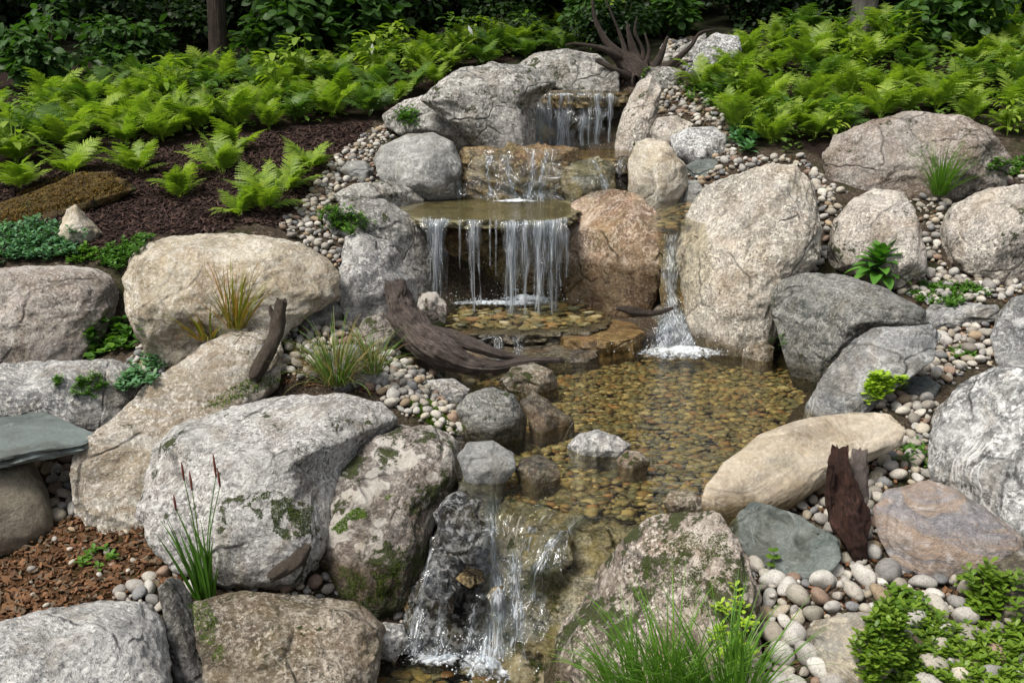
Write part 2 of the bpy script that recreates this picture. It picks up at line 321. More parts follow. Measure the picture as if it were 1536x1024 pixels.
def pebble_mat(name, cols, wet=False, dark=1.0):
    m, nt, bs = newmat(name); k = N(nt)
    tc = k.n('TexCoord'); oi = k.n('ObjectInfo'); ge = k.n('NewGeometry')
    rn = k.math('FRACT', k.math('ADD', oi.outputs['Random'], ge.outputs['Random Per Island']))
    n = len(cols)
    c = k.ramp(rn, *[(i/n, tuple(x*dark for x in cc)) for i, cc in enumerate(cols)], interp='CONSTANT')
    co = k.vmath('ADD', ge.outputs['Position'], k.math('MULTIPLY', rn, 31.0))
    n1 = k.noise(co, 150, 4, 0.75); n2 = k.noise(co, 28, 6, 0.7, 0.6)
    r2 = k.math('FRACT', k.math('MULTIPLY', rn, 57.3))
    c = k.hsv(c, 0.5, 1.0, k.math('ADD', 0.72, k.math('MULTIPLY', r2, 0.5)))
    c = k.mix(k.math('MULTIPLY', k.ramp(n1, (0.53, 0.0), (0.62, 1.0)), 0.7), c, k.mix(1.0, c, (0.35, 0.34, 0.33), 'MULTIPLY'))
    c = k.mix(k.math('MULTIPLY', k.ramp(n2, (0.46, 0.0), (0.6, 1.0)), 0.45), c, k.mix(1.0, c, (1.35, 1.32, 1.28), 'MULTIPLY'))
    c = k.mix(k.math('MULTIPLY', k.ramp(n2, (0.3, 1.0), (0.46, 0.0)), 0.5), c, k.mix(1.0, c, (0.6, 0.55, 0.5), 'MULTIPLY'))
    k.l(c, bs.inputs['Base Color']); bs.inputs['Roughness'].default_value = 0.3 if wet else 0.75
    bs.inputs['Specular IOR Level'].default_value = 0.35
    k.l(k.bump(k.math('ADD', n1, n2), 0.5, 0.004), bs.inputs['Normal'])
    return m
PEB = [(0.40, 0.37, 0.32), (0.33, 0.31, 0.28), (0.42, 0.38, 0.31), (0.26, 0.25, 0.235), (0.48, 0.45, 0.39), (0.34, 0.26, 0.17), (0.42, 0.40, 0.37),
       (0.3, 0.27, 0.23), (0.40, 0.35, 0.27), (0.2, 0.2, 0.2), (0.50, 0.48, 0.44), (0.38, 0.35, 0.29), (0.27, 0.19, 0.14), (0.45, 0.43, 0.39)]
M['pebble'] = pebble_mat('dry_river_pebble', PEB, dark=0.86)
M['pebble_dark'] = pebble_mat('darkened_pebble', PEB, dark=0.5)  # the same pebble colours, evenly darkened
BED = [(0.19, 0.15, 0.07), (0.12, 0.105, 0.055), (0.24, 0.19, 0.095), (0.08, 0.078, 0.048), (0.17, 0.13, 0.065), (0.15, 0.14, 0.085), (0.27, 0.22, 0.12),
       (0.11, 0.11, 0.075), (0.18, 0.12, 0.06), (0.13, 0.12, 0.06), (0.20, 0.115, 0.055), (0.2, 0.17, 0.09), (0.3, 0.26, 0.17), (0.1, 0.095, 0.06), (0.145, 0.13, 0.07)]
M['bed'] = pebble_mat('submerged_pebble', BED, wet=True, dark=1.5)

def ground_mat():
    m, nt, bs = newmat('garden_ground'); k = N(nt); ge = k.n('NewGeometry'); pos = ge.outputs['Position']
    at = k.n('Attribute'); at.attribute_name = 'zone'; sp = k.n('SeparateColor'); k.l(at.outputs['Color'], sp.inputs[0])
    mp = k.n('Mapping'); k.l(pos, mp.inputs[0]); mp.inputs['Scale'].default_value = (1, 2.3, 1)
    n1 = k.noise(mp.outputs[0], 55, 6, 0.75, 1.2); n2 = k.noise(pos, 9, 6, 0.7, 0.3)
    mulch = k.ramp(n1, (0.35, (0.006, 0.0035, 0.003)), (0.5, (0.022, 0.0125, 0.010)), (0.68, (0.06, 0.034, 0.026)))
    soil = k.ramp(n1, (0.35, (0.028, 0.013, 0.005)), (0.52, (0.085, 0.042, 0.017)), (0.7, (0.17, 0.095, 0.045)))
    soil = k.mix(k.ramp(n2, (0.5, 0.0), (0.62, 0.7)), soil, (0.05, 0.045, 0.012))
    vo = k.vor(pos, 38, 'F1', 1); vd = k.vor(pos, 38, 'DISTANCE_TO_EDGE')
    vr = k.n('SeparateColor'); k.l(vo, vr.inputs[0]); grit = k.mix(k.ramp(vd, (0.0, 1.0), (0.15, 0.0)), k.ramp(vr.outputs[0], (0.0, (0.10, 0.075, 0.05)), (0.5, (0.22, 0.18, 0.13)), (1.0, (0.33, 0.28, 0.21))), (0.03, 0.022, 0.016))
    n4 = k.noise(pos, 120, 5, 0.8, 0.5); dirt = k.ramp(n4, (0.4, (0.018, 0.012, 0.008)), (0.52, (0.06, 0.042, 0.028)), (0.62, (0.17, 0.135, 0.1)))
    grit = k.mix(k.ramp(k.noise(pos, 45, 3, 0.6), (0.5, 0.0), (0.6, 0.5)), dirt, grit)
    grit = k.mix(k.ramp(k.noise(pos, 3.5, 6, 0.7), (0.5, 0.0), (0.6, 0.7)), grit, (0.022, 0.028, 0.006))
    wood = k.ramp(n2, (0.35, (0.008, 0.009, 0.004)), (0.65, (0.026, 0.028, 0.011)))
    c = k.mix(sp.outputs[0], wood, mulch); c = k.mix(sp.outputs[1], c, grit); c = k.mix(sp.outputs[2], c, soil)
    k.l(c, bs.inputs['Base Color']); bs.inputs['Roughness'].default_value = 0.95; bs.inputs['Specular IOR Level'].default_value = 0.15
    k.l(k.bump(k.math('ADD', n1, k.math('MULTIPLY', vd, 0.5)), 0.9, 0.02), bs.inputs['Normal'])
    return m

def leaf_mat(name, cols, trans=0.35, rough=0.5, sat=1.0, spread=0.5, tc=(1.3, 1.5, 0.5), tip=None):
    m, nt, bs = newmat(name); k = N(nt); oi = k.n('ObjectInfo'); ge = k.n('NewGeometry')
    n = len(cols)
    rn = k.math('FRACT', k.math('ADD', oi.outputs['Random'], k.math('MULTIPLY', ge.outputs['Random Per Island'], spread)))
    c = k.ramp(rn, *[(i/max(1, n-1), cc) for i, cc in enumerate(cols)])
    nz = k.noise(ge.outputs['Position'], 30, 3)
    c = k.hsv(c, 0.5, sat, k.math('ADD', 0.68, k.math('MULTIPLY', nz, 0.64)))
    k.l(c, bs.inputs['Base Color']); bs.inputs['Roughness'].default_value = rough; bs.inputs['Specular IOR Level'].default_value = 0.3
    if trans > 0:
        tr = k.n('BsdfTranslucent'); k.l(k.mix(1.0, c, tc, 'MULTIPLY'), tr.inputs[0]); mx = k.n('MixShader'); mx.inputs[0].default_value = trans
        k.l(bs.outputs[0], mx.inputs[1]); k.l(tr.outputs[0], mx.inputs[2]); k.l(mx.outputs[0], nt.nodes['Material Output'].inputs[0])
    return m
M['fern'] = leaf_mat('fern_green', [(0.12, 0.20, 0.024), (0.20, 0.30, 0.036), (0.29, 0.38, 0.05), (0.15, 0.24, 0.03), (0.23, 0.32, 0.04)], 0.4)
M['fernd'] = leaf_mat('deep_fern_green', [(0.05, 0.11, 0.022), (0.09, 0.165, 0.028), (0.14, 0.22, 0.035)], 0.35)
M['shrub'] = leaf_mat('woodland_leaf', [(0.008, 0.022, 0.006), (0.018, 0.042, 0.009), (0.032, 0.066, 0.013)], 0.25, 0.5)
M['shrubl'] = leaf_mat('lit_woodland_leaf', [(0.04, 0.095, 0.02), (0.062, 0.13, 0.025)], 0.35, 0.5)  # brighter copy of the woodland leaf; the light is put into its green
M['shade_canopy'] = leaf_mat('tree_leaf', [(0.03, 0.06, 0.012), (0.045, 0.085, 0.016)], 0.2, 0.6)
M['hosta'] = leaf_mat('broad_leaf_green', [(0.05, 0.15, 0.02), (0.08, 0.21, 0.03), (0.11, 0.26, 0.04)], 0.25, 0.35)
M['sedum'] = leaf_mat('yellow_green_rosette', [(0.07, 0.14, 0.012), (0.11, 0.195, 0.018), (0.17, 0.26, 0.028)], 0.3, 0.4)
M['herb'] = leaf_mat('creeping_herb_green', [(0.04, 0.11, 0.012), (0.07, 0.17, 0.018), (0.11, 0.22, 0.022)], 0.25, 0.5)
M['bluherb'] = leaf_mat('blue_green_leaf', [(0.05, 0.13, 0.06), (0.08, 0.19, 0.09), (0.10, 0.22, 0.08)], 0.2, 0.5)
M['lime'] = leaf_mat('lime_leaf', [(0.28, 0.42, 0.03), (0.36, 0.5, 0.05)], 0.3, 0.5)
M['grass'] = leaf_mat('grass_green', [(0.07, 0.17, 0.02), (0.12, 0.25, 0.03), (0.18, 0.32, 0.05)], 0.3, 0.45)
M['reed'] = leaf_mat('reed_green', [(0.06, 0.15, 0.02), (0.09, 0.20, 0.025), (0.13, 0.22, 0.03)], 0.2, 0.4)
M['straw'] = leaf_mat('straw_and_green', [(0.25, 0.17, 0.08), (0.08, 0.16, 0.03), (0.10, 0.19, 0.035), (0.3, 0.19, 0.09), (0.12, 0.2, 0.04), (0.09, 0.17, 0.03)], 0.2, 0.6, spread=1.0)
M['autumn'] = leaf_mat('yellow_orange_grass', [(0.10, 0.17, 0.02), (0.22, 0.22, 0.03), (0.30, 0.13, 0.03), (0.14, 0.2, 0.03)], 0.25, 0.5, spread=1.0)
M['redstem'] = leaf_mat('reddish_stem', [(0.24, 0.08, 0.04), (0.30, 0.13, 0.07)], 0.0, 0.6)
M['mossleaf'] = leaf_mat('moss_green', [(0.05, 0.10, 0.006), (0.09, 0.16, 0.01), (0.13, 0.21, 0.014)], 0.2, 0.8, spread=1.0)
M['rustmoss'] = leaf_mat('rust_moss_tuft', [(0.15, 0.085, 0.014), (0.10, 0.075, 0.012), (0.2, 0.12, 0.02), (0.08, 0.04, 0.012)], 0.1, 0.9, spread=1.0)
M['darkmoss'] = leaf_mat('dark_moss_tuft', [(0.03, 0.05, 0.006), (0.055, 0.085, 0.01), (0.085, 0.11, 0.015)], 0.1, 0.9, spread=1.0)
M['chip'] = leaf_mat('bark_chip', [(0.018, 0.009, 0.007), (0.04, 0.021, 0.016), (0.075, 0.042, 0.032), (0.026, 0.014, 0.011)], 0.0, 0.85, spread=1.0)
M['litter'] = leaf_mat('brown_leaf_litter', [(0.07, 0.03, 0.012), (0.12, 0.06, 0.025), (0.2, 0.1, 0.05), (0.05, 0.026, 0.012), (0.15, 0.12, 0.08)], 0.0, 0.85, spread=1.0)
M['white'] = leaf_mat('white_tag', [(0.75, 0.75, 0.75), (0.8, 0.8, 0.8)], 0.2, 0.5)
M['catkin'] = leaf_mat('reddish_flower_spike', [(0.13, 0.035, 0.025), (0.18, 0.06, 0.045)], 0.0, 0.9)

def wood_mat(name, a, b, c_, rough=0.8, sc=1.0):
    m, nt, bs = newmat(name); k = N(nt); tc = k.n('TexCoord'); at = k.n('UVMap')
    co = tc.outputs['Object']
    mp = k.n('Mapping'); k.l(tc.outputs['UV'], mp.inputs[0]); mp.inputs['Scale'].default_value = (9*sc, 1.2*sc, 1)
    n1 = k.noise(mp.outputs[0], 4, 8, 0.75, 0.6); n2 = k.noise(co, 12, 5, 0.65)
    n3 = k.noise(mp.outputs[0], 16, 5, 0.7, 0.2)
    c = k.ramp(k.math('ADD', k.math('MULTIPLY', n1, 0.65), k.math('MULTIPLY', n3, 0.35)), (0.38, a), (0.5, b), (0.62, c_))
    c = k.mix(k.ramp(n2, (0.5, 0.0), (0.68, 0.6)), c, tuple(x*0.4 for x in b))
    k.l(c, bs.inputs['Base Color']); bs.inputs['Roughness'].default_value = rough; bs.inputs['Specular IOR Level'].default_value = 0.3
    k.l(k.bump(k.math('ADD', n1, n3), 1.0, 0.02), bs.inputs['Normal'])
    return m
M['drift'] = wood_mat('weathered_driftwood', (0.035, 0.027, 0.023), (0.15, 0.115, 0.098), (0.46, 0.39, 0.34), 0.55, 1.5)
M['driftgrey'] = wood_mat('grey_brown_driftwood', (0.035, 0.026, 0.02), (0.13, 0.10, 0.075), (0.28, 0.23, 0.18))
M['darkwood'] = wood_mat('dark_red_brown_rotten_wood', (0.012, 0.006, 0.005), (0.06, 0.026, 0.018), (0.19, 0.085, 0.055))
M['paleplank'] = wood_mat('silvered_wood', (0.13, 0.1, 0.09), (0.32, 0.26, 0.23), (0.48, 0.42, 0.39))
M['root'] = wood_mat('root_wood', (0.02, 0.015, 0.012), (0.075, 0.055, 0.044), (0.22, 0.17, 0.14))
M['bark'] = wood_mat('dark_bark', (0.02, 0.014, 0.01), (0.06, 0.043, 0.033), (0.15, 0.115, 0.09), 0.9, 0.7)
M['barkgrey'] = wood_mat('grey_bark', (0.08, 0.075, 0.065), (0.19, 0.175, 0.15), (0.3, 0.28, 0.25), 0.9, 0.7)
def uv_tube(ob, n, seg):                            # lengthwise uv for a tube mesh made by tube()
    me = ob.data; uv = me.uv_layers.new(name='UVMap'); tot = n*seg
    vi = np.empty(len(me.loops), dtype=np.int32); me.loops.foreach_get('vertex_index', vi)
    per = tot+2; loc = vi % per; i = loc//seg; j = loc % seg
    a = np.abs(((j/seg)*2) % 2 - 1)
    U = np.stack([a+(vi//per)*3.7, i/n*3], 1)
    uv.data.foreach_set('uv', U.astype(np.float32).ravel())

def water_mat(name, tint, ripple=0.25, scale=6, stretch=(1, 1, 1), foam=0.0, rdist=0.02):
    m, nt, bs = newmat(name); k = N(nt); ge = k.n('NewGeometry'); pos = ge.outputs['Position']
    mp = k.n('Mapping'); k.l(pos, mp.inputs[0]); mp.inputs['Scale'].default_value = stretch
    h = k.noise(mp.outputs[0], scale, 4, 0.55, 0.6)
    h2 = k.noise(mp.outputs[0], scale*4.2, 2, 0.5)
    nrm = k.bump(k.math('ADD', h, k.math('MULTIPLY', h2, 0.3)), ripple, rdist)
    fr = k.n('Fresnel'); fr.inputs[0].default_value = 1.33; k.l(nrm, fr.inputs['Normal'])
    gl = k.n('BsdfGlossy'); gl.inputs['Roughness'].default_value = 0.04; k.l(nrm, gl.inputs['Normal'])
    tr = k.n('BsdfTransparent'); tr.inputs[0].default_value = tuple(tint)+(1,)
    mx = k.n('MixShader'); k.l(fr.outputs[0], mx.inputs[0]); k.l(tr.outputs[0], mx.inputs[1]); k.l(gl.outputs[0], mx.inputs[2])
    out = mx.outputs[0]
    k.l(out, nt.nodes['Material Output'].inputs[0]); return m
M['pond'] = water_mat('pond_water', (0.84, 0.81, 0.64), 1.0, 10, (1, 2.2, 1))
M['film'] = water_mat('thin_running_water', (0.88, 0.85, 0.72), 0.5, 12, (1, 1.6, 1))
def fall_mat(name, thr=0.5, su=14, sv=1.6, white=(0.86, 0.9, 0.95)):
    m, nt, bs = newmat(name); k = N(nt); tc = k.n('TexCoord')
    mp = k.n('Mapping'); k.l(tc.outputs['UV'], mp.inputs[0]); mp.inputs['Scale'].default_value = (su, sv, 1)
    n1 = k.noise(mp.outputs[0], 2.2, 5, 0.62, 0.35)
    at = k.n('Attribute'); at.attribute_name = 'core'; nf = k.math('SUBTRACT', n1, k.math('MULTIPLY', k.math('SUBTRACT', 1.0, at.outputs['Fac']), 0.22))
    bs.inputs['Base Color'].default_value = tuple(white)+(1,); bs.inputs['Roughness'].default_value = 0.12
    bs.inputs['Specular IOR Level'].default_value = 0.8
    k.l(k.bump(n1, 1.0, 0.02), bs.inputs['Normal'])
    tl = k.n('BsdfTranslucent'); tl.inputs[0].default_value = tuple(white)+(1,)
    m1 = k.n('MixShader'); m1.inputs[0].default_value = 0.35; k.l(bs.outputs[0], m1.inputs[1]); k.l(tl.outputs[0], m1.inputs[2])
    gl = k.n('BsdfGlossy'); gl.inputs['Roughness'].default_value = 0.08; k.l(k.bump(n1, 1.0, 0.03), gl.inputs['Normal'])
    tr = k.n('BsdfTransparent'); tr.inputs[0].default_value = (0.9, 0.93, 0.95, 1)
    m0 = k.n('MixShader'); m0.inputs[0].default_value = 0.13; k.l(tr.outputs[0], m0.inputs[1]); k.l(gl.outputs[0], m0.inputs[2])
    m2 = k.n('MixShader'); k.l(k.ramp(nf, (thr-0.05, 0.0), (thr+0.16, 0.9)), m2.inputs[0]); k.l(m0.outputs[0], m2.inputs[1]); k.l(m1.outputs[0], m2.inputs[2])
    k.l(m2.outputs[0], nt.nodes['Material Output'].inputs[0]); return m
M['fall'] = fall_mat('falling_water', 0.48, 12, 1.6)
M['fallw'] = fall_mat('white_falling_water', 0.42, 12, 1.6)
M['veil'] = fall_mat('thin_water_veil', 0.51, 6, 4.0)
M['sheen'] = fall_mat('glassy_running_water', 0.60, 5, 1.6, (0.8, 0.78, 0.65))
M['churn'] = fall_mat('churning_water', 0.47, 6, 4.5)
def foam_mat():
    m, nt, bs = newmat('foam'); k = N(nt); ge = k.n('NewGeometry'); tc = k.n('TexCoord')
    at = k.n('Attribute'); at.attribute_name = 'edge'
    n1 = k.noise(ge.outputs['Position'], 32, 5, 0.75, 1.0)
    bs.inputs['Base Color'].default_value = (0.78, 0.82, 0.86, 1); bs.inputs['Roughness'].default_value = 0.4
    k.l(k.bump(n1, 1.0, 0.02), bs.inputs['Normal'])
    tr = k.n('BsdfTransparent'); mx = k.n('MixShader')
    a = k.math('ADD', k.math('MULTIPLY', at.outputs['Fac'], 1.05), k.math('SUBTRACT', k.math('MULTIPLY', n1, 2.2), 1.45))
    k.l(k.math('MULTIPLY', a, 1.8, True), mx.inputs[0]); k.l(tr.outputs[0], mx.inputs[1]); k.l(bs.outputs[0], mx.inputs[2])
    k.l(mx.outputs[0], nt.nodes['Material Output'].inputs[0]); return m
M['foam'] = foam_mat()
m_, nt_, b_ = newmat('water_drop'); b_.inputs['Base Color'].default_value = (0.8, 0.85, 0.9, 1); b_.inputs['Roughness'].default_value = 0.05; M['drop'] = m_

# ------------------------------------------------------------------ terrain
# control points: (u, v, forward distance, height offset) read along the slope, or ('w', x, y, z)
CT = [
 (0,800,4.15,0),(120,850,3.8,0),(230,800,4.0,-.02),(40,920,3.45,0),(200,900,3.5,-.02),(320,880,3.65,0),(450,870,3.7,0),(560,900,3.6,-.03),
 (0,700,4.6,-.1),(100,600,4.9,-.02),(180,600,4.9,0),(60,560,5.2,0),(160,520,5.4,-.02),(260,530,5.1,0),
 (480,500,5.2,0),(480,560,4.85,-.01),(560,540,4.95,-.02),(420,520,5.05,0),(380,590,4.75,-.06),(500,590,4.65,-.02),(600,600,4.6,-.02),(660,620,4.5,-.03),(640,575,4.8,-.06),
 (470,440,5.7,0),(450,380,6.2,0),(480,300,7.1,0),(540,230,8.0,0),(600,175,8.8,0),(560,340,6.7,0),(540,460,5.6,0),
 (0,380,6.1,0),(100,370,6.2,0),(250,350,6.3,0),(380,340,6.3,0),(150,310,6.9,0),(330,290,7.0,0),(440,240,7.7,0),(0,290,7.0,0),(200,240,7.8,0),
 (60,200,8.4,0),(300,180,8.8,0),(500,170,8.9,0),(100,120,10,0),(400,115,10.2,0),(640,105,10.2,0),(760,85,10.6,0),(0,80,11.3,0),(300,80,11.5,0),(560,60,12,0),(850,60,11.8,0),
 (1050,70,10.6,0),(1010,110,9.7,0),(1050,160,8.8,0),(1100,225,7.8,0),(1180,240,7.6,0),(1230,290,6.9,0),(1300,260,7.5,0),(1400,310,6.9,0),(1500,265,7.3,0),(1540,420,6.1,0),
 (1400,420,6.0,0),(1300,430,5.95,-.03),(1450,500,5.3,0),(1380,560,4.85,0),(1300,600,4.6,0),(1380,640,4.35,0),(1500,550,5.0,0),(1540,640,4.5,.05),
 (1300,690,4.1,0),(1200,740,3.85,0),(1150,770,3.7,0),(1350,720,3.9,0),(1450,760,3.8,0),(1280,820,3.45,0),(1400,850,3.3,0),(1540,860,3.3,.02),(1200,880,3.2,-.02),(1300,960,2.95,0),(1150,980,3.0,-.04),(1450,980,2.9,0),(1300,1100,2.6,-.04),(1150,1100,2.6,-.1),
 (1200,170,8.9,0),(1400,150,9.2,0),(1250,90,10.3,0),(1450,80,10.6,0),(1350,20,12,0),(1536,60,11.5,0),(1536,180,8.8,0),(1150,90,10.3,0),
]
pts = [P(u, v, Y)+np.array([0, 0, dz]) for u, v, Y, dz in CT]
for u in (720, 850, 1000, 1130): # pond bed
    for v in (570, 640, 700): pts.append(PZ(u, v, -0.16))
pts += [PZ(1190, 580, -.14), PZ(820, 745, -.16), PZ(930, 760, -.16), PZ(1050, 740, -.14)]
pts += [PZ(760, 1010, -.75), PZ(650, 1010, -.72), PZ(560, 1000, -.68), PZ(850, 1050, -.75), PZ(700, 1150, -.8), PZ(480,1000,-.6)]
W = [(-0.05,3.62,-.7),(.2,3.45,-.6),(.5,3.35,-.45),(-.35,3.6,-.65),(.1,5.9,-.1),(.5,6.0,-.1),(-.2,6.0,-.05),(0.,6.5,-.02),(.4,6.5,0.),(-.3,6.6,.1),(1.1,5.9,-.1),
     (0,6.9,.25),(.4,7.0,.3),(-.3,7.0,.4),(1.2,6.6,.35),(1.3,7.0,.5),(0,7.4,.6),(.5,7.4,.62),(0,7.8,.8),(.6,7.8,.78),(1.1,7.6,.7),(.2,8.3,.9),(.8,8.3,.92),(.3,8.8,1.15),(.7,8.8,1.15),(.5,9.3,1.3),(1.0,9.3,1.4),
     (0,1,-.75),(-2,1,-.6),(2,1,-.4),(-6,2,-.4),(6,2,.1),(-6,4.5,-.1),(5.5,5,.7),(-7,7,.8),(7,7,1.1),(-7,10,1.6),(7,10,2.0),(-5,13,2.0),(0,13,2.2),(5,13,2.5),(-20,0,-.5),(20,0,.5),(-20,20,3.5),(20,20,4),(0,20,3.8),(-20,-10,-1),(20,-10,-.6),
     (0,-10,-1.2),(0,60,14),(-60,60,14),(60,60,14),(-60,-30,-3),(60,-30,-3),(60,10,3),(-60,10,3)]
pts += [np.array(w) for w in W]
pts = np.array(pts)
def _fit(p):
    n = len(p); d = np.linalg.norm(p[:, None, :2]-p[None, :, :2], axis=2)
    A = np.zeros((n+3, n+3)); A[:n, :n] = -d + np.eye(n)*0.03; A[:n, n] = 1; A[:n, n+1:] = p[:, :2]; A[n, :n] = 1; A[n+1:, :n] = p[:, :2].T
    return np.linalg.solve(A, np.concatenate([p[:, 2], np.zeros(3)]))
WT = _fit(pts)
def hz(x, y):
    x = np.asarray(x, float).ravel(); y = np.asarray(y, float).ravel(); out = np.empty(len(x))
    for s in range(0, len(x), 20000):
        q = np.stack([x[s:s+20000], y[s:s+20000]], 1)
        d = np.linalg.norm(q[:, None]-pts[None, :, :2], axis=2)
        out[s:s+20000] = -d@WT[:-3]+WT[-3]+q@WT[-2:]
    return out
xs = np.concatenate([np.linspace(-80, -7, 16)[:-1], np.arange(-7, 7.01, 0.05), np.linspace(7, 80, 16)[1:]])
ys = np.concatenate([np.linspace(-40, 1.5, 14)[:-1], np.arange(1.5, 13, 0.05), np.arange(13, 24, 0.4), np.linspace(24, 90, 14)])
GX, GY = np.meshgrid(xs, ys); gx, gy = GX.ravel(), GY.ravel(); gz = hz(gx, gy)
gz += 0.018*fbm(np.stack([gx*6, gy*6, gx*0], 1), 4, 5)
nx, ny = len(xs), len(ys)
ii = (np.arange(ny-1)[:, None]*nx+np.arange(nx-1)[None, :]).ravel()
gme = mesh_np('ground', np.stack([gx, gy, gz], 1), np.stack([ii, ii+1, ii+nx+1, ii+nx], 1), ground_mat())
def g_at(x, y): return float(hz([x], [y])[0])
def ground_hit(u, v):
    r = ray(u, v); t = np.linspace(1.5, 25, 600); Q = CAM+r*t[:, None]; d = Q[:, 2]-hz(Q[:, 0], Q[:, 1])
    k = np.argmax(d < 0)
    return Q[k] if d[k] < 0 else Q[-1]
def inpoly(x, y, poly):
    inside = np.zeros(len(x), bool); n = len(poly)
    for i in range(n):
        x1, y1 = poly[i][:2]; x2, y2 = poly[(i+1) % n][:2]
        c = ((y1 > y) != (y2 > y)) & (x < (x2-x1)*(y-y1)/(y2-y1+1e-12)+x1); inside ^= c
    return inside
def wpoly(px): return [ground_hit(u, v) for u, v in px]
MULCH = [(-400,400),(0,392),(180,392),(200,360),(330,350),(430,345),(490,270),(560,185),(600,160),(780,90),(700,40),(-400,40)]
SOIL = [(-300,790),(80,790),(215,765),(250,830),(300,870),(240,890),(0,945),(-300,950)]
MULCH2 = [(1230,240),(1500,170),(1800,160),(1800,0),(1060,40),(1110,170)]
zone = np.zeros((len(gx), 4), np.float32); zone[:, 3] = 1
near = (gy > 1.5) & (gy < 13) & (abs(gx) < 7)
sm = near
zone[sm, 1] = 1
mk = (inpoly(gx, gy, wpoly(MULCH)) | inpoly(gx, gy, wpoly(MULCH2))) & near; zone[mk, 0] = 1; zone[mk, 1] = 0
mk2 = inpoly(gx, gy, wpoly(SOIL)); zone[mk2, 2] = 1
zone[(gy > 10.2), 1] = 0; zone[(gy > 11), 0] = 0
ca_ = gme.color_attributes.new('zone', 'FLOAT_COLOR', 'POINT'); ca_.data.foreach_set('color', zone.ravel())
ground = tag(link('ground', gme), kind='structure')

